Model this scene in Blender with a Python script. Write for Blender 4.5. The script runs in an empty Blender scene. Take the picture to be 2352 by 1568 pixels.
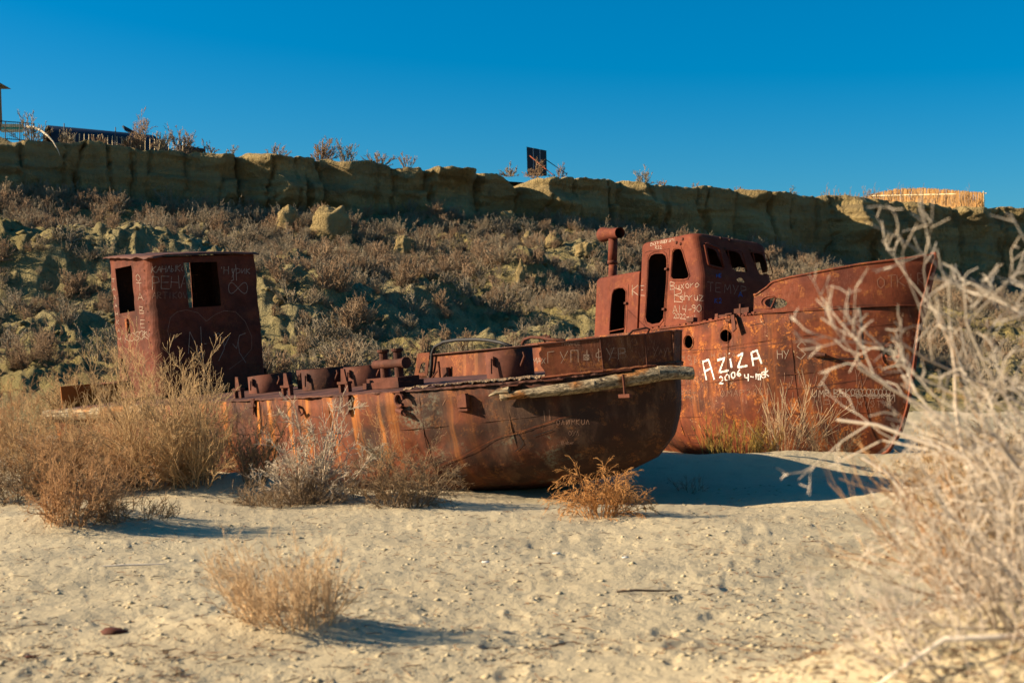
import bpy, math, random
import numpy as np
from mathutils import Vector, Matrix
from mathutils.bvhtree import BVHTree
from mathutils.geometry import tessellate_polygon
sc = bpy.context.scene
COL = sc.collection
R = math.radians
# ------------------------------------------------------------------ camera, sky, sun, exposure
F = 3267.0; HZ = 850.0; W0, H0 = 2352.0, 1568.0          # focal length in photo pixels, horizon row, photo size used for measuring
EYE = np.array([0, 0, 1.6]); TH = math.atan((HZ - H0 / 2) / F)
cam = bpy.data.cameras.new('camera'); camo = bpy.data.objects.new('camera', cam); COL.objects.link(camo)
camo.location = EYE; camo.rotation_euler = (R(90) + TH, 0, 0)
cam.sensor_width = 36; cam.lens = 36 * F / W0; cam.clip_start = 0.1; cam.clip_end = 9000
cam.dof.use_dof = True; cam.dof.focus_distance = 27; cam.dof.aperture_fstop = 2.5
sc.camera = camo
SUN_EL, SUN_PHI = 22.5, 0.0
S = np.array([-math.cos(R(SUN_PHI)) * math.cos(R(SUN_EL)), -math.sin(R(SUN_PHI)) * math.cos(R(SUN_EL)), math.sin(R(SUN_EL))])
w = bpy.data.worlds.new("World"); sc.world = w; w.use_nodes = True
nt = w.node_tree; nt.nodes.clear()
out = nt.nodes.new('ShaderNodeOutputWorld'); bg = nt.nodes.new('ShaderNodeBackground'); sky = nt.nodes.new('ShaderNodeTexSky')
sky.sky_type = 'NISHITA'; sky.sun_disc = False; sky.sun_elevation = R(SUN_EL); sky.sun_rotation = math.atan2(S[0], S[1])
sky.air_density = 1.0; sky.dust_density = 1.3; sky.ozone_density = 3.0; sky.altitude = 0
hs = nt.nodes.new('ShaderNodeHueSaturation'); hs.inputs['Saturation'].default_value = 1.7; hs.inputs['Hue'].default_value = 0.484
mul = nt.nodes.new('ShaderNodeMix'); mul.data_type = 'RGBA'; mul.blend_type = 'MULTIPLY'; mul.inputs[0].default_value = 1
mul.inputs[7].default_value = (0.55, 0.93, 1.10, 1)
nt.links.new(sky.outputs[0], hs.inputs['Color']); nt.links.new(hs.outputs[0], mul.inputs[6])
nt.links.new(mul.outputs[2], bg.inputs[0]); bg.inputs[1].default_value = 0.05; nt.links.new(bg.outputs[0], out.inputs[0])
sun = bpy.data.lights.new('sun', 'SUN'); sun.energy = 5.0; sun.angle = R(0.5); sun.color = (1.0, 0.82, 0.59)
suno = bpy.data.objects.new('sun', sun); COL.objects.link(suno)
suno.rotation_euler = Vector(S).to_track_quat('Z', 'Y').to_euler()
sc.view_settings.view_transform = 'Standard'; sc.view_settings.look = 'None'; sc.view_settings.gamma = 1
sc.view_settings.use_curve_mapping = False; sc.view_settings.exposure = 1.3
sc.cycles.use_denoising = True
sc.cycles.max_bounces = 5; sc.cycles.diffuse_bounces = 3

# ------------------------------------------------------------------ measuring: photo pixel <-> place
def ray(u, v):
    x = (u - W0 / 2) / F; z = (H0 / 2 - v) / F
    return np.array([x, math.cos(TH) - z * math.sin(TH), math.sin(TH) + z * math.cos(TH)])
def at(u, v, Y):
    d = ray(u, v); return EYE + d * (Y / d[1])
def proj(p):
    q = np.asarray(p, float) - EYE
    y = q[1] * math.cos(TH) + q[2] * math.sin(TH); z = -q[1] * math.sin(TH) + q[2] * math.cos(TH)
    return W0 / 2 + F * q[0] / y, H0 / 2 - F * z / y
class Frame:
    """A listing boat's own axes: s forward, t towards its far side, h up from the deck."""
    def __init__(s, al, p, r):
        a = R(al)
        f = np.array([math.cos(a), -math.sin(a), math.tan(R(p))]); f /= np.linalg.norm(f)
        b = np.array([math.sin(a), math.cos(a), math.tan(R(r))]); b -= f * (f @ b); b /= np.linalg.norm(b)
        s.R = np.stack([f, b, np.cross(f, b)], 1); s.O = np.zeros(3); s.vf = []; s.bvh = None
    def w(s, p): return s.O + s.R @ np.asarray(p, float)
    def px(s, p): return proj(s.w(p))
    def hit(s, u, v, ax, val):
        o = s.R.T @ (EYE - s.O); d = s.R.T @ ray(u, v); return o + d * ((val - o[ax]) / d[ax])
    def matrix(s):
        m = Matrix.Identity(4)
        for i in range(3):
            for j in range(3): m[i][j] = s.R[i][j]
            m[i][3] = s.O[i]
        return m
    def cast(s, u, v):
        if s.bvh is None:
            vs, fs = [], []
            for ob in s.vf:
                me = ob.data; n0 = len(vs); M = ob.matrix_local if ob.parent and ob.parent.type == 'EMPTY' else Matrix.Identity(4)
                vs += [M @ x.co for x in me.vertices]; fs += [[i + n0 for i in p.vertices] for p in me.polygons]
            s.bvh = BVHTree.FromPolygons(vs, fs)
        o = Vector(s.R.T @ (EYE - s.O)); d = Vector(s.R.T @ ray(u, v)).normalized()
        return s.bvh.ray_cast(o, d)
def c5(u, v): return ((1450 + .2338 * u) / 1.0884, (540 + .2338 * v) / 1.0884)
def c6(u, v): return ((1650 + .3698 * u) / 1.0884, (600 + .3698 * v) / 1.0884)
def c4(u, v): return ((1000 + .3316 * u) / 1.0884, (780 + .3316 * v) / 1.0884)
def c3(u, v): return ((500 + .2551 * u) / 1.0884, (880 + .2551 * v) / 1.0884)
def c2(u, v): return ((230 + .236 * u) / 1.0884, (600 + .236 * v) / 1.0884)

# ------------------------------------------------------------------ numpy noise
_rng = np.random.default_rng(7)
_perm = np.concatenate([_rng.permutation(256)] * 3)
_g = _rng.normal(size=(256, 3)); _g /= np.linalg.norm(_g, axis=1)[:, None]
def noise3(x, y, z=0.0):
    x, y, z = np.broadcast_arrays(np.asarray(x, float), np.asarray(y, float), np.asarray(z, float))
    xi, yi, zi = np.floor(x).astype(int), np.floor(y).astype(int), np.floor(z).astype(int)
    xf, yf, zf = x - xi, y - yi, z - zi
    xi &= 255; yi &= 255; zi &= 255
    f = lambda t: t * t * t * (t * (t * 6 - 15) + 10)
    u, v, w_ = f(xf), f(yf), f(zf); r = 0
    for dx in (0, 1):
        for dy in (0, 1):
            for dz in (0, 1):
                g = _g[_perm[_perm[_perm[xi + dx] + yi + dy] + zi + dz]]
                d = g[..., 0] * (xf - dx) + g[..., 1] * (yf - dy) + g[..., 2] * (zf - dz)
                r = r + d * (u if dx else 1 - u) * (v if dy else 1 - v) * (w_ if dz else 1 - w_)
    return r * 1.6
def fbm(x, y, z=0.0, oct=4, gain=.5):
    a, s, r = 1.0, 1.0, 0
    for i in range(oct): r = r + a * noise3(x * s + 17.3 * i, y * s - 9.1 * i, z * s + 4.7 * i); a *= gain; s *= 2.03
    return r
def sst(e0, e1, x):
    t = np.clip((np.asarray(x, float) - e0) / (e1 - e0), 0, 1); return t * t * (3 - 2 * t)

# ------------------------------------------------------------------ objects
def tag(o, label=None, cat=None, group=None, kind=None):
    if label: o['label'] = label
    if cat: o['category'] = cat
    if group: o['group'] = group
    if kind: o['kind'] = kind
    return o
def empty(name, loc=(0, 0, 0), mat=None):
    o = bpy.data.objects.new(name, None); COL.objects.link(o)
    if mat is not None: o.matrix_world = mat
    else: o.location = loc
    o.empty_display_size = .2
    return o
def mesh(name, V, Fs, mat, parent=None, smooth=False, tint=None):
    me = bpy.data.meshes.new(name)
    V = np.asarray(V, np.float32).reshape(-1, 3)
    if isinstance(Fs, np.ndarray):
        n, k = Fs.shape
        me.vertices.add(len(V)); me.vertices.foreach_set('co', V.ravel())
        me.loops.add(n * k); me.loops.foreach_set('vertex_index', Fs.astype(np.int32).ravel())
        me.polygons.add(n); me.polygons.foreach_set('loop_start', np.arange(n, dtype=np.int32) * k)
        me.update(calc_edges=True)
    else:
        me.from_pydata(V.tolist(), [], [list(map(int, f)) for f in Fs]); me.update()
    if smooth: me.polygons.foreach_set('use_smooth', np.ones(len(me.polygons), bool))
    if tint is not None:
        at_ = me.attributes.new('tint', 'FLOAT', 'POINT'); at_.data.foreach_set('value', np.asarray(tint, np.float32))
    if mat: me.materials.append(mat)
    o = bpy.data.objects.new(name, me); COL.objects.link(o)
    if parent: o.parent = parent
    return o
def grid(nu, nv, closed_u=False):
    i, j = np.meshgrid(np.arange(nu if closed_u else nu - 1), np.arange(nv - 1), indexing='ij')
    i2 = (i + 1) % nu
    return np.stack([i * nv + j, i2 * nv + j, i2 * nv + j + 1, i * nv + j + 1], -1).reshape(-1, 4)
class MB:
    """collects simple shapes that belong to ONE mesh object"""
    def __init__(s): s.v = []; s.f = []
    def add(s, V, Fs):
        n = len(s.v); s.v += [tuple(map(float, p)) for p in V]; s.f += [[int(i) + n for i in f] for f in Fs]; return s
    def box(s, c, d, Rm=None):
        c = np.array(c, float); d = np.array(d, float) / 2
        P = np.array([[x, y, z] for x in (-1, 1) for y in (-1, 1) for z in (-1, 1)]) * d
        if Rm is not None: P = P @ np.array(Rm).T
        return s.add(P + c, [(0, 1, 3, 2), (4, 6, 7, 5), (0, 4, 5, 1), (2, 3, 7, 6), (0, 2, 6, 4), (1, 5, 7, 3)])
    def tube(s, pts, r, n=8, cap=True, inner=None):
        pts = np.array(pts, float); r = np.broadcast_to(np.asarray(r, float), (len(pts),))
        V = tube_verts(pts, r, n); Fs = [list(q) for q in grid(len(pts), n + 1 - 1 + 1)] if False else []
        m = len(pts)
        for i in range(m - 1):
            for j in range(n): Fs.append([i * n + j, i * n + (j + 1) % n, (i + 1) * n + (j + 1) % n, (i + 1) * n + j])
        if cap: Fs.append(list(range(n))[::-1]); Fs.append([(m - 1) * n + j for j in range(n)])
        return s.add(V, Fs)
    def obj(s, name, mat, parent=None, smooth=False): return mesh(name, s.v, s.f, mat, parent, smooth)
    def pieces(s, name, mat, parent=None, smooth=False):
        """one object for each loose piece"""
        par = list(range(len(s.v)))
        def root(i):
            while par[i] != i: par[i] = par[par[i]]; i = par[i]
            return i
        for f in s.f:
            for k in f[1:]: par[root(k)] = root(f[0])
        g = {}
        for f in s.f: g.setdefault(root(f[0]), []).append(f)
        out_ = []
        for fs in g.values():
            ids = sorted({i for f in fs for i in f}); m = {i: k for k, i in enumerate(ids)}
            out_.append(mesh(name, [s.v[i] for i in ids], [[m[i] for i in f] for f in fs], mat, parent, smooth))
        return out_
def tube_verts(pts, r, n):
    T = np.gradient(pts, axis=0); T /= np.linalg.norm(T, axis=1)[:, None] + 1e-9
    a = np.array([0, 0, 1.0]) if abs(T[0][2]) < .9 else np.array([1.0, 0, 0])
    V = []
    for i, p in enumerate(pts):
        x = a - T[i] * (a @ T[i]); x /= np.linalg.norm(x); y = np.cross(T[i], x); a = x
        for k in range(n):
            an = 2 * math.pi * k / n; V.append(p + r[i] * (math.cos(an) * x + math.sin(an) * y))
    return V
def plate(poly, holes, o, ex, ey, th):
    """flat plate with holes: poly/holes in (a,b) coordinates of the plane o + a*ex + b*ey, thickness along ex x ey"""
    o, ex, ey = (np.array(k, float) for k in (o, ex, ey)); n = np.cross(ex, ey); n /= np.linalg.norm(n)
    loops = [poly] + holes; flat = [p for l in loops for p in l]
    tris = tessellate_polygon([[Vector((p[0], p[1], 0)) for p in l] for l in loops])
    P = [o + p[0] * ex + p[1] * ey for p in flat]; m = len(P)
    V = [p + n * th / 2 for p in P] + [p - n * th / 2 for p in P]
    Fs = [list(t) for t in tris] + [[t[0] + m, t[2] + m, t[1] + m] for t in tris]
    k = 0
    for l in loops:
        L = len(l)
        for i in range(L): a, b = k + i, k + (i + 1) % L; Fs.append([a, b, b + m, a + m])
        k += L
    return V, Fs
def prism(front, back):
    m = len(front); V = list(front) + list(back)
    Fs = [list(range(m)), [m + i for i in range(m)][::-1]] + [[i, i + m, (i + 1) % m + m, (i + 1) % m] for i in range(m)]
    return V, Fs
def cut(o, prisms):
    """subtract prisms (openings) from a solid object"""
    import bmesh
    b = MB()
    for V, Fs in prisms: b.add(V, Fs)
    c = b.obj('opening_tool', None)
    for ob in (c, o):
        bm = bmesh.new(); bm.from_mesh(ob.data)
        if ob is c: bmesh.ops.recalc_face_normals(bm, faces=bm.faces)
        bm.to_mesh(ob.data); bm.free()
    c.parent = o.parent
    md = o.modifiers.new('open', 'BOOLEAN'); md.object = c; md.operation = 'DIFFERENCE'; md.solver = 'EXACT'; md.use_self = True
    bpy.context.view_layer.update()
    me = bpy.data.meshes.new_from_object(o.evaluated_get(bpy.context.evaluated_depsgraph_get()))
    o.modifiers.clear(); old = o.data; nm = old.name; o.data = me; bpy.data.meshes.remove(old); me.name = nm
    bpy.data.objects.remove(c)
    return o

# ------------------------------------------------------------------ materials
class NT:
    def __init__(s, name):
        s.m = bpy.data.materials.new(name); s.m.use_nodes = True; s.t = s.m.node_tree
        s.b = s.t.nodes['Principled BSDF']; s.b.inputs['Roughness'].default_value = .85
        s.b.inputs['Specular IOR Level'].default_value = .25
    def n(s, typ, ins=None, **kw):
        nd = s.t.nodes.new('ShaderNode' + typ)
        for k, v in kw.items(): setattr(nd, k, v)
        for k, v in (ins or {}).items(): s.set(nd.inputs[k], v)
        return nd
    def set(s, inp, v):
        if isinstance(v, bpy.types.NodeSocket): s.t.links.new(v, inp)
        else: inp.default_value = v
    def obj(s): return s.n('TexCoord').outputs['Object']
    def map(s, vec, sc_=(1, 1, 1), loc=(0, 0, 0)): return s.n('Mapping', {'Vector': vec, 'Scale': sc_, 'Location': loc}).outputs[0]
    def noise(s, vec, scale, detail=5, rough=.55, dist=0): return s.n('TexNoise', {'Vector': vec, 'Scale': scale, 'Detail': detail, 'Roughness': rough, 'Distortion': dist}).outputs[0]
    def ramp(s, f, e0, e1): return s.n('MapRange', {0: f, 1: e0, 2: e1, 3: 0.0, 4: 1.0}).outputs[0]
    def math(s, op, a, b=0.0): return s.n('Math', {0: a, 1: b}, operation=op).outputs[0]
    def mix(s, f, a, b, blend='MIX'):
        nd = s.n('Mix', data_type='RGBA', blend_type=blend); s.set(nd.inputs[0], f)
        s.set(nd.inputs[6], a if isinstance(a, bpy.types.NodeSocket) else (*a, 1)); s.set(nd.inputs[7], b if isinstance(b, bpy.types.NodeSocket) else (*b, 1)); return nd.outputs[2]
    def bump(s, h, dist, strength=1.0):
        nd = s.n('Bump', {'Height': h, 'Distance': dist, 'Strength': strength}); return nd
    def fin(s, col, bump=None, rough=None):
        s.set(s.b.inputs['Base Color'], col if isinstance(col, bpy.types.NodeSocket) else (*col, 1))
        if bump is not None: s.t.links.new(bump, s.b.inputs['Normal'])
        if rough is not None: s.set(s.b.inputs['Roughness'], rough)
        return s.m
def rust(name, mid, dark, flake=(.36, .13, .03), flake_amt=.5, streak=0.0, streak_col=(.5, .2, .045), teal=0.0, bump=.006, pale=0.0, scratch=0.0, bow_shade=None, dscale=1.3):
    M = NT(name); o = M.obj()
    big = M.noise(o, dscale, 7, .6, .3)
    col = M.mix(M.ramp(big, .42, .62), mid, dark)
    mot = M.noise(o, 5, 8, .7)
    col = M.mix(M.math('MULTIPLY', M.ramp(mot, .45, .7), .6), col, tuple(k * .55 for k in dark))
    if bow_shade is not None:  # shade of the bow painted into the colour, along with mottled brown rust
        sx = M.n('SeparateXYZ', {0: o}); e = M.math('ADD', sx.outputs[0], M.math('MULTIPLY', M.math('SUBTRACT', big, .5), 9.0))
        col = M.mix(M.math('MULTIPLY', M.ramp(e, bow_shade, bow_shade + 2.6), .92), col, M.mix(M.ramp(M.noise(M.map(o, (1.5, 1.5, .5)), 2.0, 6, .65), .5, .62), (.034, .017, .011), (.085, .045, .026)))
    if streak > 0:
        sv = M.map(o, (2.6, 0, .14)); s1 = M.noise(sv, 1.0, 3, .55, .12)
        s2 = M.noise(M.map(o, (9, 0, .3), (3, 1, 0)), 1.0, 3, .6)
        f = M.math('MULTIPLY', M.ramp(s1, .50, .64), M.ramp(s2, .38, .6))
        if bow_shade is not None: f = M.math('MULTIPLY', f, M.ramp(M.n('SeparateXYZ', {0: o}).outputs[0], bow_shade + 2.4, bow_shade - .2)); f = M.math('MULTIPLY', f, M.ramp(M.math('ADD', M.n('SeparateXYZ', {0: o}).outputs[2], M.math('MULTIPLY', s2, .9)), -1.1, -.3))
        col = M.mix(M.math('MULTIPLY', f, streak), col, streak_col)
        col = M.mix(M.math('MULTIPLY', M.ramp(M.noise(M.map(o, (4, 1, .2), (11, 0, 2)), 1.0, 3), .55, .7), .6), col, dark)
    fl = M.noise(o, 3.2, 10, .72, .6); fl2 = M.noise(o, 22, 6, .7)
    ff = M.math('MULTIPLY', M.ramp(fl, .53, .6), M.ramp(fl2, .44, .56))
    col = M.mix(M.math('MULTIPLY', ff, flake_amt), col, flake)
    if pale > 0:
        pf = M.math('MULTIPLY', M.ramp(M.noise(o, 2.4, 10, .75, .8), .6, .67), M.ramp(M.noise(o, 30, 5, .7), .5, .6))
        col = M.mix(M.math('MULTIPLY', pf, pale), col, (.62, .42, .22))
    if teal > 0:
        tf = M.math('MULTIPLY', M.ramp(M.noise(M.map(o, (1, 1, 1.6), (5, 5, 5)), .8, 8, .65), .58, .64), M.ramp(fl2, .44, .54))
        col = M.mix(M.math('MULTIPLY', tf, teal), col, (.13, .13, .09))
    if scratch > 0:
        vs = M.n('TexNoise', {'Vector': M.map(o, (14, 14, 1.2), (2, 7, 1)), 'Scale': 1.6, 'Detail': 3.0, 'Roughness': .5, 'Distortion': 1.2}).outputs[0]
        sf = M.math('SUBTRACT', 1.0, M.ramp(M.math('ABSOLUTE', M.math('SUBTRACT', vs, .5)), .0, .012))
        sf = M.math('MULTIPLY', sf, M.ramp(M.noise(o, 1.1, 2), .5, .62))
        col = M.mix(M.math('MULTIPLY', sf, scratch), col, (.45, .26, .17))
    h = M.math('ADD', M.math('MULTIPLY', mot, .6), M.math('MULTIPLY', fl2, .25))
    h = M.math('ADD', h, M.math('MULTIPLY', ff, .25))
    b2 = M.bump(M.noise(o, 1.6, 3, .5), .05, .6); b1 = M.bump(h, bump, 1.0); M.t.links.new(b2.outputs[0], b1.inputs['Normal'])
    M.b.inputs['Specular IOR Level'].default_value = .18
    return M.fin(col, b1.outputs[0], M.math('ADD', .66, M.math('MULTIPLY', mot, .3)))
M_HA = rust('rust_hull_low', (.14, .036, .013), (.05, .019, .011), streak=1.0, streak_col=(.52, .18, .028), teal=.8, flake_amt=.25, bow_shade=-3.2, scratch=.25)
M_DECK = rust('rust_deck', (.12, .048, .032), (.06, .027, .02), flake_amt=.12, bump=.004)
M_CABA = rust('rust_cabin_low', (.12, .029, .013), (.055, .016, .009), flake_amt=.12, bump=.006, streak=.25, streak_col=(.23, .058, .018))
M_BULA = rust('rust_bulwark_low', (.155, .043, .017), (.07, .022, .011), flake_amt=.45, scratch=.4, streak=.3, streak_col=(.36, .15, .05))
M_INSHADE = rust('rust_inside_shade', (.05, .02, .013), (.025, .012, .009), flake_amt=.1)  # darker rust for inner faces; the gloom indoors is put into the colour
M_IRON = rust('rust_iron', (.105, .032, .017), (.05, .017, .01), flake_amt=.15)
M_HB = rust('rust_hull_tall', (.155, .036, .013), (.055, .018, .01), flake=(.46, .15, .028), flake_amt=.75, streak=.5, streak_col=(.34, .1, .02), pale=.9, scratch=.5, bump=.01, dscale=.9)
M_BULB = rust('rust_bulwark_tall', (.155, .036, .014), (.09, .021, .011), flake_amt=.5, pale=.5, scratch=.3)
M_WH = rust('rust_wheelhouse', (.145, .033, .014), (.1, .022, .011), flake_amt=.2, bump=.004, pale=.12, streak=.25, streak_col=(.23, .052, .015))
def simple(name, c, rough=.85, var=.25, scale=6, bump=.004):
    M = NT(name); o = M.obj(); f = M.noise(o, scale, 6, .65)
    col = M.mix(M.ramp(f, .3, .7), tuple(k * (1 - var) for k in c), tuple(min(1, k * (1 + var)) for k in c))
    return M.fin(col, M.bump(M.noise(o, scale * 5, 4), bump).outputs[0], rough)
def paintm():
    M = NT('white_paint'); o = M.obj(); f = M.ramp(M.noise(o, 14, 8, .75), .40, .47); g = M.noise(o, 5, 4)
    return M.fin(M.mix(f, (.3, .13, .07), M.mix(g, (.5, .46, .4), (.78, .75, .68))), None, .8)
M_WHITE = paintm()
M_SCR = simple('scratch_bright', (.30, .21, .15), .8, .3, 9, .001)
M_SCRD = simple('scratch_dull', (.23, .12, .075), .8, .35, 9, .001)
M_BLUE = simple('blue_paint', (.03, .08, .22), .7, .2, 9, .001)
M_BLACK = simple('black_rubber_hatch_shade', (.016, .014, .014), .6, .3, 5)
def wood(name, c, c2_):
    M = NT(name); o = M.obj(); g = M.noise(M.map(o, (1.0, 11, 18)), 1.6, 8, .75, .6); b = M.noise(o, 1.7, 5, .6)
    col = M.mix(M.ramp(g, .42, .6), tuple(k * .22 for k in c), c); col = M.mix(M.ramp(b, .5, .6), col, M.mix(M.ramp(g, .45, .6), tuple(k * .3 for k in c2_), c2_)); col = M.mix(M.ramp(M.noise(o, 9, 6, .7), .6, .66), col, (.03, .02, .015))
    return M.fin(col, M.bump(g, .05).outputs[0], .9)
M_WOOD = wood('weathered_timber', (.46, .35, .21), (.45, .18, .045))
def sandm(name, c1, c2_, dark, gscale=1.0):
    M = NT(name); o = M.obj()
    a = M.noise(o, .35 * gscale, 5, .6); b = M.noise(o, 3.1 * gscale, 7, .68); c = M.noise(o, 19 * gscale, 5, .7)
    col = M.mix(M.ramp(a, .4, .62), c1, c2_)
    col = M.mix(M.math('MULTIPLY', M.ramp(b, .52, .72), .32), col, tuple(k * .66 for k in c2_))
    col = M.mix(M.math('MULTIPLY', M.ramp(c, .58, .7), .4), col, dark)
    h = M.math('ADD', M.math('MULTIPLY', b, 1.0), M.math('MULTIPLY', c, .22))
    h = M.math('ADD', h, M.math('MULTIPLY', M.noise(o, 70 * gscale, 3), .05))
    return M.fin(col, M.bump(h, .05 / gscale).outputs[0], .95)
M_SAND = sandm('sand', (.43, .35, .215), (.38, .305, .185), (.18, .125, .075))
def hillm():
    M = NT('hill_earth'); o = M.obj()
    a = M.noise(o, .11, 5, .6); b = M.noise(o, 1.1, 8, .7, .5); c = M.noise(o, 4.2, 6, .72)
    col = M.mix(M.ramp(a, .42, .6), (.28, .215, .072), (.34, .275, .13))
    col = M.mix(M.math('MULTIPLY', M.ramp(b, .46, .66), .7), col, (.15, .11, .04))
    col = M.mix(M.math('MULTIPLY', M.ramp(c, .56, .7), .5), col, (.07, .052, .028))
    h = M.math('ADD', b, M.math('MULTIPLY', c, .4))
    return M.fin(col, M.bump(h, .8, 1.0).outputs[0], .95)
M_HILL = hillm()
def cliffm():
    M = NT('cliff_clay'); o = M.obj()
    lay = M.noise(M.map(o, (.05, .05, 1.1)), 1.0, 5, .6, .3); b = M.noise(o, .9, 8, .7); c = M.noise(M.map(o, (1, 1, .35)), 3.0, 7, .7)
    col = M.mix(M.ramp(lay, .4, .62), (.38, .27, .11), (.26, .185, .08))
    col = M.mix(M.math('MULTIPLY', M.ramp(b, .5, .7), .55), col, (.16, .11, .052))
    col = M.mix(M.math('MULTIPLY', M.ramp(c, .6, .72), .35), col, (.36, .3, .17))
    h = M.math('ADD', b, M.math('MULTIPLY', c, .35))
    return M.fin(col, M.bump(h, .8, 1.0).outputs[0], .95)
M_CLIFF = cliffm()
def twigm(name, c1, c2_, base=None):
    M = NT(name); t = M.n('Attribute', attribute_name='tint').outputs['Fac']; r = M.n('ObjectInfo').outputs['Random']
    col = M.mix(t, c1, c2_)
    col = M.mix(M.math('MULTIPLY', r, .35), col, tuple(k * .6 for k in c1))
    M.b.inputs['Specular IOR Level'].default_value = .15
    return M.fin(col, None, .9)
M_TW = {
 'gold': twigm('twig_gold', (.5, .33, .16), (.34, .215, .11)),
 'orange': twigm('twig_orange', (.48, .27, .12), (.28, .155, .08)),
 'dark': twigm('twig_dark', (.2, .13, .07), (.3, .2, .11)),
 'rusty': twigm('twig_rusty', (.52, .25, .08), (.32, .15, .055)),
 'pale': twigm('twig_pale', (.52, .42, .3), (.34, .25, .17)),
 'white': twigm('twig_white', (.66, .56, .44), (.46, .36, .26)),
 'straw': twigm('twig_straw', (.66, .47, .27), (.46, .29, .15)),
 'hill': twigm('twig_hill', (.33, .26, .17), (.21, .16, .1)),
 'hillred': twigm('twig_hill_red', (.34, .225, .13), (.2, .13, .08)),
 'green': twigm('twig_yellow_green', (.34, .22, .045), (.2, .14, .05)),
}
# ------------------------------------------------------------------ terrain
CN = np.array([.46, -.886]); CA = np.array([-29.5, 82.0])      # cliff line: a point on it and its outward normal
def dq(x, y): return CN[0] * (x - CA[0]) + CN[1] * (y - CA[1]), -CN[1] * (x - CA[0]) + CN[0] * (y - CA[1])
def q_of_u(u):
    k = (u - W0 / 2) / F; t = (k * CA[1] - CA[0]) / (.886 - .46 * k); return t
MOUNDS = [(-22, 58, 2.3, 12, 3.6), (-14.5, 58, 1.3, 5, 3.4), (-8, 57, 1.15, 4.2, 3), (-3.5, 61, 1.5, 2.4, 2.5), (.5, 52, 1.1, 3, 2.4), (1.0, 76, 1.6, 2.0, 2.2), (4.5, 84, 1.5, 3, 3), (-10, 68, 1.4, 3, 2.4), (5, 62, 1.3, 3, 3), (-16, 50, .8, 3, 3), (13, 60, 1.2, 4, 3), (-26, 50, .9, 3, 3)]
NEB = [(-1.42, 8.7, .13, .55, .4), (2.3, 5.3, .76, 1.45, 1.5), (-4.3, 19.0, .28, 1.3, .8), (-6.8, 19.2, .3, 1.2, .9), (-4.4, 14.9, .14, .8, .6), (-3.0, 18.6, .22, .9, .6), (-1.45, 17.6, .16, .7, .5), (-6.3, 15.5, .1, .9, .5), (5.2, 13, .2, 2.2, 1.2)]
PRINTS = []
_pr = np.random.default_rng(12)
for (ax, ay, bx, by) in [(-.2, 6.2, .5, 14.5), (-2.6, 7.0, -1.2, 13.5), (.9, 8.0, 2.6, 15.5), (-3.5, 12.0, 1.5, 14.0), (-.6, 9.5, 1.0, 7.2)]:
    n_ = int(math.hypot(bx - ax, by - ay) / .62)
    for k in range(n_):
        an_ = math.atan2(by - ay, bx - ax); sd_ = .11 * (1 if k % 2 else -1)
        PRINTS.append((ax + (bx - ax) * k / n_ - math.sin(an_) * sd_ + _pr.normal(0, .04), ay + (by - ay) * k / n_ + math.cos(an_) * sd_ + _pr.normal(0, .05), an_ + _pr.normal(0, .2)))
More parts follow.
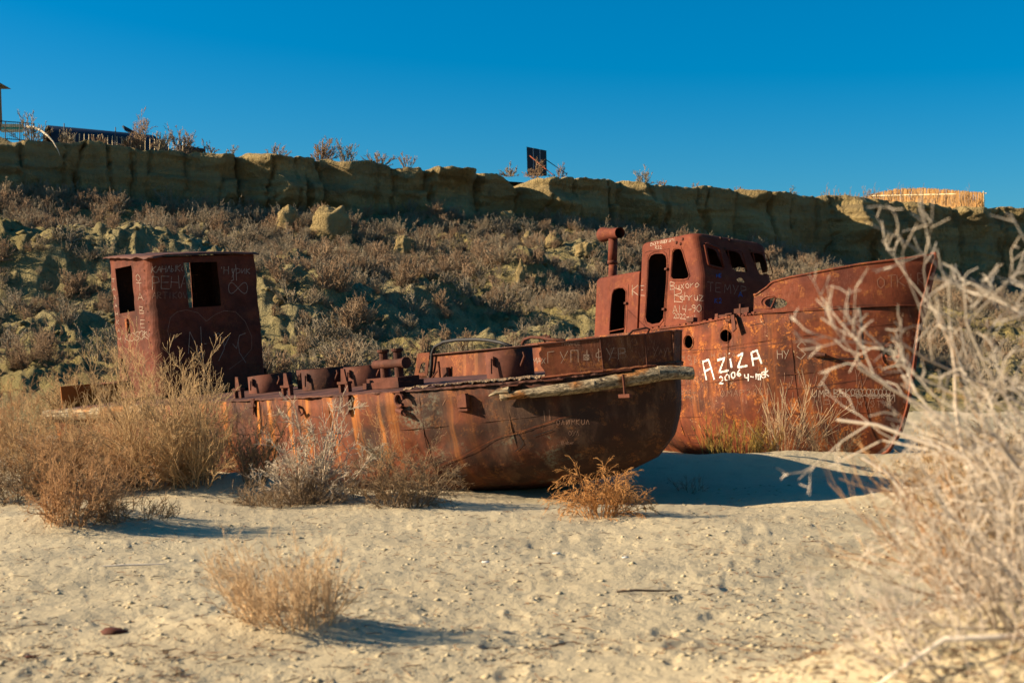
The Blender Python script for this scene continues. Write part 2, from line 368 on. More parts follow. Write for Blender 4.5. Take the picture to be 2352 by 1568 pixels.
def ground_z(x, y, fine=True):
    x = np.asarray(x, float); y = np.asarray(y, float)
    d, q = dq(x, y)
    z = -.3 * sst(15, 25, y)
    z = z - .30 * np.exp(-(((x - 2.0) / 2.6) ** 2 + ((y - 20.0) / 1.7) ** 2))
    z = z + .36 * np.exp(-((y - 26.5 - .06 * x) / 1.2) ** 2) * sst(.5, 2.5, x)
    z = z + .25 * sst(3.5, 8, x) * np.exp(-((y - 18) / 5) ** 2)
    for (mx, my, h, sx, sy) in NEB: z = z + h * np.exp(-(((x - mx) / sx) ** 2 + ((y - my) / sy) ** 2))
    H = 12.2 - 3.4 * sst(38, 75, q)
    z = z + H * np.clip(1 - np.maximum(d, 0) / 56, 0, 1) ** 1.5
    z = z + .07 * fbm(x / 3.1, y / 3.1, 2.2, 3) * np.clip(y / 8, .3, 1)
    a = sst(52, 40, d) * sst(-1, 4, d)
    for (mx, my, h, sx, sy) in MOUNDS:
        e = ((x - mx) / sx) ** 2 + ((y - my) / sy) ** 2
        z = z + h * np.exp(-e) * (1 + .07 * noise3(x / 1.7, y / 1.7, 5.0))
    wq, wd_ = q + .8 * noise3(x / 3, y / 3, 2.2), d + .8 * noise3(x / 3, y / 3, 7.2)
    r1 = 1 - np.abs(noise3(wq / 3.0, wd_ / 8.0, 1.5)) * 2
    z = z + a * (.45 * fbm(x / 7.5, y / 7.5, 9.1, 3) + .30 * r1)
    if fine:
        r2 = 1 - np.abs(noise3(wq / .95, wd_ / 2.4, 3.5)) * 2
        z = z + a * (.15 * r2 + .24 * fbm(x / .62, y / .62, 1.1, 3) + .12 * np.maximum(0, noise3(x / .33, y / .33, 6.6)))
        n = (1 - a) * sst(3.5, 9, np.hypot(x, y))
        z = z + n * (.022 * fbm(x / .7, y / .5, 4.4, 2) + .007 * fbm(x / .13, y / .11, 7.7, 2))
        z = z - n * .05 * np.maximum(0, noise3(x / .15, y / .11, 8.8) - .42) * (.5 + fbm(x / 1.7, y / 1.7, 3.0, 2))
        z = z - n * .05 * np.maximum(0, noise3(x / .36, y / .2, 12.8) - .5)
        z = z + n * .06 * np.maximum(0, noise3(x / .11, y / .08, 18.8) - .6)
        for (fx, fy, fa) in PRINTS:
            m_ = (np.abs(x - fx) < .5) & (np.abs(y - fy) < .5)
            if np.any(m_):
                dx_, dy_ = np.where(m_, x - fx, 9), np.where(m_, y - fy, 9); u_ = dx_ * math.cos(fa) + dy_ * math.sin(fa); v_ = -dx_ * math.sin(fa) + dy_ * math.cos(fa); e_ = (u_ / .15) ** 2 + (v_ / .065) ** 2
                z = z - .015 * np.exp(-e_ ** 2) + .006 * np.exp(-(np.sqrt(e_) - 1.45) ** 2 / .08)
    pl = sst(-1.2, -2.6, d)
    return z * (1 - pl) + pl * (14.75 + .05 * fbm(x / 2, y / 2, 3, 2))
def gz(x, y): return float(ground_z(x, y))
def gpt(u, v, ymin=2.5):
    """the ground point seen at a photo pixel"""
    Y = ymin * 1.0045 ** np.arange(900); d = ray(u, v)
    P = EYE + d[None, :] * (Y / d[1])[:, None]
    below = P[:, 2] < ground_z(P[:, 0], P[:, 1], False)
    i = int(np.argmax(below)); return P[i]
def terrain():
    th = np.concatenate([np.linspace(-180, -30, 26)[:-1], np.linspace(-30, -26, 6)[:-1], np.linspace(-26, 26, 720), np.linspace(26, 30, 6)[1:], np.linspace(30, 180, 26)[1:]])
    r = np.concatenate([[.3, .8, 1.4, 2.0], 1 / np.linspace(1 / 2.6, 1 / 42, 380), np.linspace(42, 135, 330)[1:], [150, 200, 320, 700, 1600, 4000]])
    T, RR = np.meshgrid(np.radians(th), r, indexing='ij')
    x, y = RR * np.sin(T), RR * np.cos(T)
    z = ground_z(x, y)
    V = np.stack([x, y, z], -1).reshape(-1, 3); Fq = grid(len(th), len(r))
    c = V[Fq].mean(1); d, _ = dq(c[:, 0], c[:, 1]); rr = np.hypot(c[:, 0], c[:, 1])
    k = np.where(d < -1.6, 2, np.where(d > 50, 0, 1))
    for i, (nm, m) in enumerate([('sand_ground', M_SAND), ('hillside', M_HILL)]):
        f = Fq[k == i]; u, inv = np.unique(f, return_inverse=True)
        tag(mesh(nm, V[u], inv.reshape(-1, 4)[:, ::-1], m, smooth=(i == 0)), kind='structure')
    dd = np.array([-1.8, -4, -8, -14, -24, -40, -80, -200, -600, -2500]); qq = np.concatenate([[-3000, -900, -300], np.arange(-100, 220, 4), [300, 900, 3000]])
    Qp, Dp = np.meshgrid(qq, dd, indexing='ij'); X = CA[0] + .886 * Qp + CN[0] * Dp; Y = CA[1] + .46 * Qp + CN[1] * Dp
    tag(mesh('plateau', np.stack([X, Y, 14.78 + .06 * noise3(X / 3, Y / 3)], -1).reshape(-1, 3), grid(len(qq), len(dd)), M_HILL, smooth=True), kind='structure')
terrain()
STEPS = [(-20, 1.0), (38, .6), (172, .5), (330, .5), (436, .9), (548, 1.7), (655, .4), (735, 1.1), (905, .8), (972, 1.5), (1085, .7), (1182, 2.3), (1302, .9), (1420, 1.3), (1500, .6), (1592, .7), (1688, 1.2), (1752, .6), (1885, 1.7), (1990, .6), (2045, .8), (2110, .7), (2200, 1.0), (2300, .8)]
def cliff():
    q = np.arange(-60, 190, .13); z0 = 6.5
    nz = 84
    Q, K = np.meshgrid(q, np.linspace(0, 1, nz), indexing='ij')
    top = 15.0 + .16 * fbm(q / 3.1, 0.3, 0, 3) + .09 * noise3(q / .5, 2.2)
    qs = [(q_of_u(u), J) for u, J in STEPS]
    for qi, J in qs: top = top - .18 * min(J, 1.2) * np.exp(-((q - qi + .3) / .3) ** 2)
    top = top + .1 * np.sign(noise3(q / 6.0, 5.0)) * np.clip(np.abs(noise3(q / 6.0, 5.0)) * 6, 0, 1) + .05 * noise3(q / .25, 1.0)
    g = q_of_u(1172); top = top - .75 * np.exp(-((q - g) / .9) ** 2)
    Z = z0 + (top[:, None] - z0) * K
    D = np.zeros_like(Q); wz = .5 * noise3(Z * .45, 3.3) + .2 * noise3(Z * 1.9, 8.1)
    crk = np.random.default_rng(3); cracks = list(np.cumsum(crk.uniform(1.4, 5.5, 72)) - 60)
    for i, (qi, J) in enumerate(qs):
        if J < .75: cracks.append(qi); continue
        t = Q - qi - .9 * noise3(Z * .5 + i * 7, 3.3) - .3 * noise3(Z * 1.9, i * 3.1)
        wdt = 2.2 + 2.4 * J
        saw = np.clip(t / (1.05 + .35 * J), 0, 1) * (1 - sst(.2, 1.0, t / wdt))
        D = D + J * 1.3 * saw * np.clip(.95 + .8 * noise3(Z * .55 + 5 * i, 1.7), .45 if J > .95 else .1, 1.4); cracks.append(qi - .3)
    for i, cqi in enumerate(cracks):
        t = Q - cqi - .45 * noise3(Z * .5, i * 1.7) - .15 * noise3(Z * 2.1, i * 2.3)
        D = D - (.35 + .5 * (i % 3) / 2) * np.exp(-(t / (.07 + .05 * (i % 2))) ** 2) * np.clip(.6 + 1.1 * noise3(Z * .5, i * 2.2), 0, 1)
    ce = np.sort(np.array(cracks)); Qw = Q - .35 * noise3(Z * .5, 2.7) - .1 * noise3(Z * 2.1, 5.3)
    bi = np.searchsorted(ce, Qw.ravel()).reshape(Q.shape); o1, o2 = crk.uniform(-.42, .42, 200), crk.uniform(-.3, .3, 200); tilt = crk.uniform(-.09, .12, 200)
    mid_ = 13.3 + .25 * noise3(Q / 2.5, 9.0); up_ = sst(-.06, .06, Z - mid_)
    D = D + o1[bi] * up_ + (o2[bi] + .12) * (1 - up_) + tilt[bi] * (Qw - ce[np.clip(bi - 1, 0, len(ce) - 1)]).clip(0, 4)
    lv = Z + .35 * noise3(Q / 6, 1.0) + .12 * noise3(Q / 1.3, 2.0)
    for z_, amp in ((14.35, .22), (13.55, -.12), (12.9, .16), (12.2, .14), (11.3, -.2)):
        D = D + amp * sst(z_ - .09, z_ + .09, lv) * (.45 + 1.1 * np.clip(noise3(Q / 4.5, z_), -.4, 1))
    D = D + .3 * fbm(Q / 5.0, Z / 4.0, 1, 2) + .09 * fbm(Q / .9, Z / .8, 2, 3) + .05 * fbm(Q / .3, Z / .3, 7, 2)
    patch = np.clip(fbm(Q / 2.6, Z / 1.6, 11.0, 2) - .15, 0, 1) * sst(12.6, 14.4, Z)
    D = D + .42 * noise3(Q / 1.25 + .4 * noise3(Q / 3, Z / 2), Z / 4.5, 21.0) * np.clip(.45 + 1.6 * noise3(Q / 8.0, 3.0), 0, 1.1)
    D = D + patch * (.18 + .3 * fbm(Q / .45, Z / .35, 5, 3))
    e = np.clip((Z - (top[:, None] - .3)) / .3, 0, 1); D = D - .13 * e ** 2
    D = D + .4
    topz = top - .13 * (D[:, -1] - D[:, -1].mean())
    Z = z0 + (Z - z0) * ((topz - z0) / (top - z0))[:, None]; top = topz
    X = CA[0] + .886 * Q + CN[0] * D; Y = CA[1] + .46 * Q + CN[1] * D
    # the top turns back over the plateau
    bx = [X]; by = [Y]; bz = [Z]
    for dd, dz in ((.12, .015), (.6, .0), (1.3, -.03), (2.4, -.12), (3.6, -.35)):
        bx.append((X[:, -1] - CN[0] * dd)[:, None]); by.append((Y[:, -1] - CN[1] * dd)[:, None]); bz.append((top + dz + .06 * noise3(q / .5, dd * 9.0))[:, None])
    X, Y, Z = (np.concatenate(k, 1) for k in (bx, by, bz))
    V = np.stack([X, Y, Z], -1).reshape(-1, 3)
    tag(mesh('cliff', V, grid(len(q), X.shape[1]), M_CLIFF, smooth=False), kind='structure')
cliff()
def cliff_top(u, off=1.2):
    """a point standing on the rim at photo column u"""
    q = q_of_u(u); D = 1.0 - off
    return np.array([CA[0] + .886 * q + CN[0] * (D - 1.0), CA[1] + .46 * q + CN[1] * (D - 1.0), 14.95])
def boulder(name, label, u, v, wpx, hpx, mat, seed, cone=0.0, group=None):
    P = gpt(u, v); Y = P[1]; rx = wpx / 2 / F * Y; h = hpx / F * Y
    n = 34; th = np.linspace(0, 2 * np.pi, n, endpoint=False); ph = np.linspace(0, np.pi * .98, 24)
    T, PH = np.meshgrid(th, ph, indexing='ij')
    sq = 3.0 if cone < .5 else 1.6
    cz = np.sign(np.cos(PH)) * np.abs(np.cos(PH)) ** (2 / sq); sz = np.abs(np.sin(PH)) ** (2 / sq)
    x, y, z = np.cos(T) * sz, np.sin(T) * sz, cz
    x, y = x * (1 - cone * .75 * (z + 1) / 2), y * (1 - cone * .75 * (z + 1) / 2)
    nn = 1 + .22 * fbm(x * 1.4 + seed, y * 1.4, z * 1.4, 3) + .07 * fbm(x * 5, y * 5 + seed, z * 5, 3)
    V = np.stack([x * rx * nn, y * rx * .8 * nn, (z * nn) * h * .62 + h * .38], -1).reshape(-1, 3)
    o = mesh(name, V, grid(n, 24, True)[:, ::-1], mat, smooth=True); o.location = P
    o.location[2] = gz(P[0], P[1]); tag(o, label, 'rock', group)
    return o
gB = 'clay boulders fallen on the slope'
for i, (lab, u, v, wp, hp, cone) in enumerate([
    ('largest square clay block standing on the slope below the cliff', 762, 552, 92, 74, .05),
    ('rounded clay block left of the largest square block', 660, 540, 60, 56, .25),
    ('small pointed clay block under the middle of the cliff', 1092, 486, 42, 36, .5),
    ('clay block leaning beside the notch in the cliff', 1168, 486, 50, 42, .45),
    ('cone of clay below the notch on the upper slope', 1212, 568, 50, 36, .8),
    ('broad clay lump right of the clay cone below the notch', 1272, 574, 54, 34, .6),
    ('round pale clay boulder left of the smokestack', 1342, 592, 44, 30, .2),
    ('low pale clay boulder among shrubs on the upper slope', 1165, 520, 44, 28, .3),
    ('sharp clay pinnacle in the middle of the slope', 1196, 660, 34, 52, .8),
    ('small clay stump in the middle of the slope', 1045, 608, 26, 18, .4),
    ('clay boulder half hidden by shrubs mid slope', 926, 588, 46, 42, .4),
    ('small dark clay lump on the left upper slope', 548, 562, 22, 24, .6),
    ('squat clay boulder low on the slope behind the hatches', 640, 706, 40, 24, .6),
    ('flat clay boulder just below the square block', 860, 620, 36, 20, .4),
]):
    boulder('clay_boulder', lab, u, v, wp, hp, M_CLIFF, i * 3.3, cone, gB)
# ------------------------------------------------------------------ graffiti
FONT = {
 'A': [[(0,0),(.35,1),(.7,0)],[(.15,.4),(.57,.4)]], 'B': [[(0,0),(0,1),(.5,.85),(.45,.6),(0,.5),(.6,.35),(.55,.05),(0,0)]],
 'C': [[(.65,.85),(.35,1),(.05,.7),(.05,.3),(.35,0),(.65,.15)]], 'D': [[(0,0),(0,1),(.45,.85),(.65,.5),(.45,.12),(0,0)]],
 'E': [[(.6,1),(0,1),(0,0),(.6,0)],[(0,.5),(.5,.52)]], 'F': [[(.6,1),(0,1),(0,0)],[(0,.5),(.5,.5)]],
 'G': [[(.65,.85),(.3,1),(0,.6),(.1,.15),(.4,0),(.65,.2),(.65,.45),(.4,.45)]],
 'H': [[(0,0),(0,1)],[(.6,0),(.6,1)],[(0,.5),(.6,.5)]], 'I': [[(.3,0),(.3,1)]], 'K': [[(0,0),(0,1)],[(.6,1),(0,.5),(.65,0)]],
 'L': [[(0,1),(0,0),(.55,0)]], 'M': [[(0,0),(.08,1),(.35,.4),(.62,1),(.7,0)]], 'N': [[(0,0),(0,1),(.6,0),(.6,1)]],
 'O': [[(.3,1),(.03,.7),(.03,.3),(.3,0),(.6,.3),(.6,.7),(.3,1)]], 'P': [[(0,0),(0,1),(.5,.9),(.55,.6),(0,.45)]],
 'Q': [[(.3,1),(.03,.7),(.03,.3),(.3,0),(.6,.3),(.6,.7),(.3,1)],[(.4,.2),(.7,-.1)]],
 'R': [[(0,0),(0,1),(.5,.9),(.5,.6),(0,.5),(.6,0)]], 'S': [[(.6,.85),(.3,1),(.05,.75),(.3,.52),(.58,.3),(.3,0),(0,.15)]],
 'T': [[(0,1),(.7,1)],[(.35,1),(.35,0)]], 'U': [[(0,1),(.02,.25),(.3,0),(.58,.25),(.6,1)]], 'V': [[(0,1),(.3,0),(.6,1)]],
 'X': [[(0,0),(.6,1)],[(0,1),(.6,0)]], 'Y': [[(0,1),(.32,.45)],[(.65,1),(.15,-.05)]], 'Z': [[(0,1),(.6,1),(0,0),(.65,0)]],
 'Г': [[(0,0),(0,1),(.6,1)]], 'П': [[(0,0),(0,1),(.6,1),(.6,0)]], 'Л': [[(0,0),(.3,1),(.6,0)]], 'Ф': [[(.35,0),(.35,1)],[(.35,.8),(.05,.6),(.1,.35),(.35,.25),(.65,.4),(.6,.7),(.35,.8)]],
 'Ы': [[(0,1),(0,0),(.3,.05),(.3,.45),(0,.5)],[(.6,0),(.6,1)]], 'И': [[(0,1),(0,0),(.6,1),(.6,0)]], 'Ч': [[(0,1),(.05,.5),(.5,.5)],[(.5,1),(.5,0)]],
 'a': [[(.5,.5),(.2,.6),(0,.3),(.2,0),(.45,.15),(.5,.55),(.55,0)]], 'b': [[(0,1),(0,0),(.4,.05),(.45,.4),(0,.5)]], 'e': [[(0,.3),(.45,.35),(.35,.6),(.1,.5),(.05,.15),(.3,0),(.5,.1)]],
 'h': [[(0,0),(0,1)],[(0,.4),(.25,.6),(.42,.4),(.42,0)]], 'i': [[(.2,0),(.2,.55)],[(.2,.75),(.2,.82)]], 'k': [[(0,0),(0,1)],[(.4,.6),(0,.3),(.45,0)]], 'l': [[(.2,0),(.2,1)]],
 'm': [[(0,0),(0,.6),(.2,.55),(.25,0)],[(.25,.5),(.45,.55),(.5,0)]], 'n': [[(0,0),(0,.6)],[(0,.4),(.3,.6),(.4,0)]], 'o': [[(.25,.6),(0,.4),(.05,.1),(.3,0),(.48,.3),(.25,.6)]],
 'p': [[(0,-.4),(0,.6),(.4,.5),(.4,.15),(0,.05)]], 'q': [[(.4,-.3),(.4,.6),(0,.45),(.05,.1),(.4,.1)]], 'r': [[(0,0),(0,.6)],[(0,.35),(.35,.6)]], 's': [[(.4,.55),(.1,.55),(.1,.35),(.4,.25),(.35,.02),(0,.05)]],
 't': [[(.2,.9),(.2,0),(.4,.05)],[(0,.6),(.4,.6)]], 'u': [[(0,.6),(.05,.05),(.35,.05),(.4,.6),(.42,0)]], 'v': [[(0,.6),(.2,0),(.4,.6)]], 'x': [[(0,0),(.4,.6)],[(0,.6),(.4,0)]], 'y': [[(0,.6),(.2,.1)],[(.45,.6),(.05,-.45)]], 'z': [[(0,.6),(.4,.6),(0,0),(.45,0)]],
 'и': [[(0,.6),(.05,.05),(.4,.6),(.42,0)]], 'к': [[(0,0),(0,.6)],[(.4,.6),(0,.3),(.45,0)]], 'л': [[(0,0),(.2,.6),(.4,0)]], 'ы': [[(0,.6),(0,0),(.2,.05),(.2,.3),(0,.35)],[(.4,0),(.4,.6)]],
 '0': [[(.3,1),(0,.6),(.05,.2),(.3,0),(.55,.3),(.5,.8),(.3,1)]], '1': [[(.05,.75),(.3,1),(.3,0)]], '2': [[(0,.75),(.25,1),(.5,.75),(.4,.4),(0,0),(.6,.03)]], '3': [[(0,.9),(.4,.95),(.2,.55),(.5,.35),(.3,0),(0,.1)]],
 '4': [[(.1,1),(0,.45),(.5,.45)],[(.45,1),(.4,0)]], '6': [[(.45,1),(.1,.6),(0,.2),(.3,0),(.5,.25),(.3,.45),(.05,.3)]], '9': [[(.5,.6),(.2,.5),(.05,.8),(.3,1),(.5,.8),(.5,.3),(.3,0)]],
 '5': [[(.5,1),(.1,1),(.05,.55),(.45,.5),(.4,.05),(0,.05)]], '-': [[(.05,.4),(.5,.42)]], '+': [[(.3,.1),(.3,.9)],[(0,.5),(.6,.5)]], '.': [[(.1,0),(.12,.05)]], "'": [[(.1,.9),(.05,.7)]],
}
rj = random.Random(4)
def word(txt, u, v, h, adv=.8, slope=0.0, jit=.05, lean=0.0):
    """strokes (photo pixels) of hand-written text whose first baseline point is (u, v)"""
    out = []; x = 0
    for ch in txt:
        for st in FONT.get(ch, []):
            out.append([(u + (x + p[0] + lean * p[1]) * h + rj.uniform(-jit, jit) * h, v - p[1] * h - slope * (x + p[0]) * h + rj.uniform(-jit, jit) * h) for p in st])
        x += adv if ch.isupper() or ch.isdigit() else adv * .8
    return out
def paint(fr, name, strokes, wpx, mat, parent, label=None, lift=.006):
    """lay strokes given in photo pixels onto a boat's real surfaces as thin ribbons"""
    V, Fs = [], []
    for st in strokes:
        P = []
        for a, b in zip(st[:-1], st[1:]):
            n = max(1, int(math.hypot(b[0] - a[0], b[1] - a[1]) / 2.0))
            P += [(a[0] + (b[0] - a[0]) * i / n, a[1] + (b[1] - a[1]) * i / n) for i in range(n)]
        P.append(st[-1]); hits = []
        for p in P:
            loc, nor, _, dist = fr.cast(*p)
            hits.append(None if loc is None else (np.array(loc), np.array(nor), dist))
        prev = None
        for i, hh in enumerate(hits):
            if hh is None: prev = None; continue
            p, n, dist = hh
            dcam = fr.R.T @ (EYE - fr.O) - p; n = n if n @ dcam > 0 else -n
            j = min(i + 1, len(hits) - 1); k = max(i - 1, 0)
            if hits[j] is None or hits[k] is None: prev = None; continue
            T = hits[j][0] - hits[k][0]
            if np.linalg.norm(T) > .4 or np.linalg.norm(T) < 1e-6: prev = None; continue
            s_ = np.cross(n, T / np.linalg.norm(T)); ls = np.linalg.norm(s_)
            if ls < .2: prev = None; continue
            wv = s_ / ls * (wpx * np.linalg.norm(dcam) / F / 2) * rj.uniform(.7, 1.2)
            m = len(V); V += [p + wv + n * lift, p - wv + n * lift]
            if prev is not None: Fs.append([prev, prev + 1, m + 1, m])
            prev = m
    if Fs:
        o = mesh(name, V, Fs, mat, parent)
        if label: o['label'] = label
        return o

# ------------------------------------------------------------------ hulls
class Hull:
    def __init__(s, fr, s0, sa, stem, B, mt, mb, pt, pb, nsec, sheer, h_bot):
        s.fr, s.s0, s.sa, s.B = fr, s0, sa, B; s.stem = np.array(stem); s.mt, s.mb, s.pt, s.pb, s.n, s.sheer, s.hb = mt, mb, pt, pb, nsec, sheer, h_bot
    def pt3(s, a, q, side, off=0.0):
        """a along 0..1, q depth 0 deck .. 1 keel"""
        st = s.stem; ss = np.interp(q, st[:, 0], st[:, 1]); sh = np.interp(q, st[:, 0], st[:, 2])
        x = s.s0 + a * (ss - s.s0); xa = np.clip((x - s.sa) / (ss - s.sa), 0, 1)
        m = s.mt + (s.mb - s.mt) * q; p = s.pt + (s.pb - s.pt) * q
        wd = s.B * np.clip(1 - xa ** m, 0, 1) ** (1 / p)
        W = np.clip(1 - q ** s.n, 0, 1) ** (1 / s.n)
        hd = np.interp(x, *s.sheer); k = xa ** 2
        h = (hd * (1 - q) + s.hb * q) * (1 - k) + sh * k + (hd - sh) * (1 - q) ** 3 * k
        return np.stack(np.broadcast_arrays(x, side * (wd * W + off), h), -1)
    def seam(s, name, mat, parent, x=None, q=None, r=.007, x0=None, x1=None):
        """weld line: at station x from deck to keel, or along depth q"""
        if x is not None:
            qq = np.linspace(.02, .8, 40); ss = np.interp(qq, s.stem[:, 0], s.stem[:, 1]); P = s.pt3((x - s.s0) / (ss - s.s0), qq, -1.0)
        else:
            ss = np.interp(q, s.stem[:, 0], s.stem[:, 1]); P = s.pt3(np.linspace((x0 - s.s0) / (ss - s.s0), min(.985, (x1 - s.s0) / (ss - s.s0)), 90), q, -1.0)
        P[:, 2] += .006 * noise3(P[:, 0] * 2, P[:, 2] * 2, 4); b = MB(); b.tube(P, r, 5); return b.obj(name, mat, parent)
    def edge(s, n=400):
        """deck edge from near stern round the bow to far stern"""
        a = 1 - (1 - np.linspace(0, 1, n)) ** 1.6
        N = s.pt3(a, 0.0, -1); Fr = s.pt3(a, 0.0, 1)[::-1][1:]
        return np.concatenate([N, Fr])
    def body(s, name, mat, parent, NA=190, NQ=36, dent=.012, th=.03, ribs=0.0):
        a = 1 - (1 - np.linspace(0, 1, NA)) ** 1.5
        q = np.sin(np.linspace(0, np.pi / 2, NQ)) ** (2 / s.n * 1.0)
        q = .5 * q + .5 * np.linspace(0, 1, NQ)
        Aa, Q = np.meshgrid(a, q, indexing='ij')
        N = s.pt3(Aa, Q, -1.0); Fr = s.pt3(Aa, Q, 1.0)[:, ::-1][:, 1:]
        P = np.concatenate([N, Fr], 1)                         # section: near deck edge - keel - far deck edge
        nn = fbm(P[..., 0] * 1.1, P[..., 1] * 1.1, P[..., 2] * 1.5, 3) * dent * 1.6 + noise3(P[..., 0] * 3, P[..., 1] * 3, P[..., 2] * 3) * dent * .5
        fade = 1 - Aa[:, :1] ** 8
        nn = nn + ribs * (np.abs(np.sin(np.pi * P[..., 0] / .62)) ** .6 - .6) * np.clip(.6 + fbm(P[..., 0] * .5, P[..., 1], P[..., 2], 2), 0, 1.2)
        P[..., 1] += nn * fade * np.sign(P[..., 1] + 1e-9) * (np.abs(P[..., 1]) > .15)
        NP = P.shape[1]; V = P.reshape(-1, 3); Fs = grid(NA, NP).tolist()
        # deck lid and transom close the solid
        Fs += [[i * NP, i * NP + NP - 1, (i + 1) * NP + NP - 1, (i + 1) * NP] for i in range(NA - 1)]
        Fs.append(list(range(NP)))
        import bmesh
        bm = bmesh.new(); vv = [bm.verts.new(p) for p in V]
        for f in Fs:
            try: bm.faces.new([vv[i] for i in f])
            except ValueError: pass
        bmesh.ops.remove_doubles(bm, verts=bm.verts, dist=.0008)
        bmesh.ops.recalc_face_normals(bm, faces=bm.faces)
        me = bpy.data.meshes.new(name); bm.to_mesh(me); bm.free(); me.materials.append(mat)
        o = bpy.data.objects.new(name, me); COL.objects.link(o); o.parent = parent
        md = o.modifiers.new('shell', 'SOLIDIFY'); md.thickness = th; md.offset = -1; md.use_even_offset = False
        bpy.context.view_layer.update()
        m2 = bpy.data.meshes.new_from_object(o.evaluated_get(bpy.context.evaluated_depsgraph_get())); o.modifiers.clear(); o.data = m2
        return o
def edge_at(fr, E, u, v=None, off=0.0, far=False):
    """point of the deck edge polyline E seen in photo column u (near part unless far), pushed off outward; h moved to row v if given"""
    tip = int(np.argmax(E[:, 0])); T = np.gradient(E[:, :2], axis=0); T /= np.linalg.norm(T, axis=1)[:, None] + 1e-9
    nrm = np.stack([T[:, 1], -T[:, 0]], 1)
    Pn = E.copy(); Pn[:, :2] += nrm * off
    U = np.array([fr.px(p)[0] for p in Pn]); idx = np.arange(len(E)); ok = idx > tip if far else idx <= tip + 12
    i = idx[ok][np.argmin(np.abs(U[ok] - u))]; p = Pn[i].copy()
    if v is not None:
        for _ in range(3):
            uu, vv = fr.px(p); p[2] += (vv - v) * np.linalg.norm(fr.w(p) - EYE) / F
    return p, i
def ring_shell(rings, th, top=True):
    """closed hollow solid from stacked rings (list of (n,3) arrays)"""
    n = len(rings[0]); L = len(rings); V = np.concatenate(rings); Fs = [[i * n + j, i * n + (j + 1) % n, (i + 1) * n + (j + 1) % n, (i + 1) * n + j] for i in range(L - 1) for j in range(n)]
    Fs.append(list(range(n))[::-1]); Fs.append([(L - 1) * n + j for j in range(n)])
    return V, Fs
def solidify(o, th, inner=None):
    import bmesh
    bm = bmesh.new(); bm.from_mesh(o.data); bmesh.ops.recalc_face_normals(bm, faces=bm.faces); bm.to_mesh(o.data); bm.free()
    md = o.modifiers.new('shell', 'SOLIDIFY'); md.thickness = th; md.offset = -1
    if inner: o.data.materials.append(inner); md.material_offset = 1
    bpy.context.view_layer.update()
    m2 = bpy.data.meshes.new_from_object(o.evaluated_get(bpy.context.evaluated_depsgraph_get())); o.modifiers.clear(); o.data = m2
def rrect(s0, s1, t0, t1, r, k=6):
    """rounded rectangle outline; r = radii at (s1,t0),(s1,t1),(s0,t1),(s0,t0)"""
    out = []
    for (cx, cy, a0), rr in zip([(s1, t0, -90), (s1, t1, 0), (s0, t1, 90), (s0, t0, 180)], r):
        sx = -1 if cx == s1 else 1; sy = 1 if cy == t0 else -1
        for i in range(k + 1):
            a = R(a0 + 90 * i / k); out.append((cx + sx * rr + rr * math.cos(a), cy + sy * rr + rr * math.sin(a)))
    return out
def subdiv(out, step):
    r = []
    for a, b in zip(out, out[1:] + out[:1]):
        n = max(1, int(math.hypot(b[0] - a[0], b[1] - a[1]) / step))
        r += [(a[0] + (b[0] - a[0]) * i / n, a[1] + (b[1] - a[1]) * i / n) for i in range(n)]
    return r
def through(fr, poly, ax, val, d0, d1):
    """prism from a pixel polygon lying in the plane axis=val, reaching d0..d1 along that axis"""
    P = [fr.hit(u, v, ax, val) for u, v in poly]; e = np.zeros(3); e[ax] = 1
    return prism([p + e * d0 for p in P], [p + e * d1 for p in P])
def cyl(o, ax, r, L, n=20):
    """frustum MB geometry along direction ax"""
    b = MB(); ax = np.array(ax, float); ax /= np.linalg.norm(ax); b.tube([np.array(o), np.array(o) + ax * L], r, n); return b
def circ(cu, cv, ru, rv, n=20, rot=0): return [(cu + ru * math.cos(2 * math.pi * i / n) * math.cos(rot) - rv * math.sin(2 * math.pi * i / n) * math.sin(rot), cv + ru * math.cos(2 * math.pi * i / n) * math.sin(rot) + rv * math.sin(2 * math.pi * i / n) * math.cos(rot)) for i in range(n)]
def ragged(a, b, amp, n, seed=0):
    rr = random.Random(seed); return [tuple(np.array(a) + (np.array(b) - np.array(a)) * i / n + np.array([0, 0, rr.uniform(-amp, amp)])) for i in range(n + 1)]
def strip(E3, up, th, name, mat, parent, smooth=False):
    """upright plate following points E3 with height vectors up (n,3) and thickness th"""
    E3 = np.array(E3, float); up = np.array(up, float); T = np.gradient(E3, axis=0); nrm = np.cross(T, [0, 0, 1.0]); nrm /= np.linalg.norm(nrm, axis=1)[:, None] + 1e-9
    V = []; Fs = []; n = len(E3)
    for p, u_, nn in zip(E3, up, nrm): V += [p + nn * th / 2, p - nn * th / 2, p + u_ - nn * th / 2, p + u_ + nn * th / 2]
    for i in range(n - 1):
        for j in range(4): Fs.append([4 * i + j, 4 * i + (j + 1) % 4, 4 * i + 4 + (j + 1) % 4, 4 * i + 4 + j])
    Fs += [[0, 3, 2, 1], [4 * n - 4, 4 * n - 3, 4 * n - 2, 4 * n - 1]]
    return mesh(name, V, Fs, mat, parent, smooth)
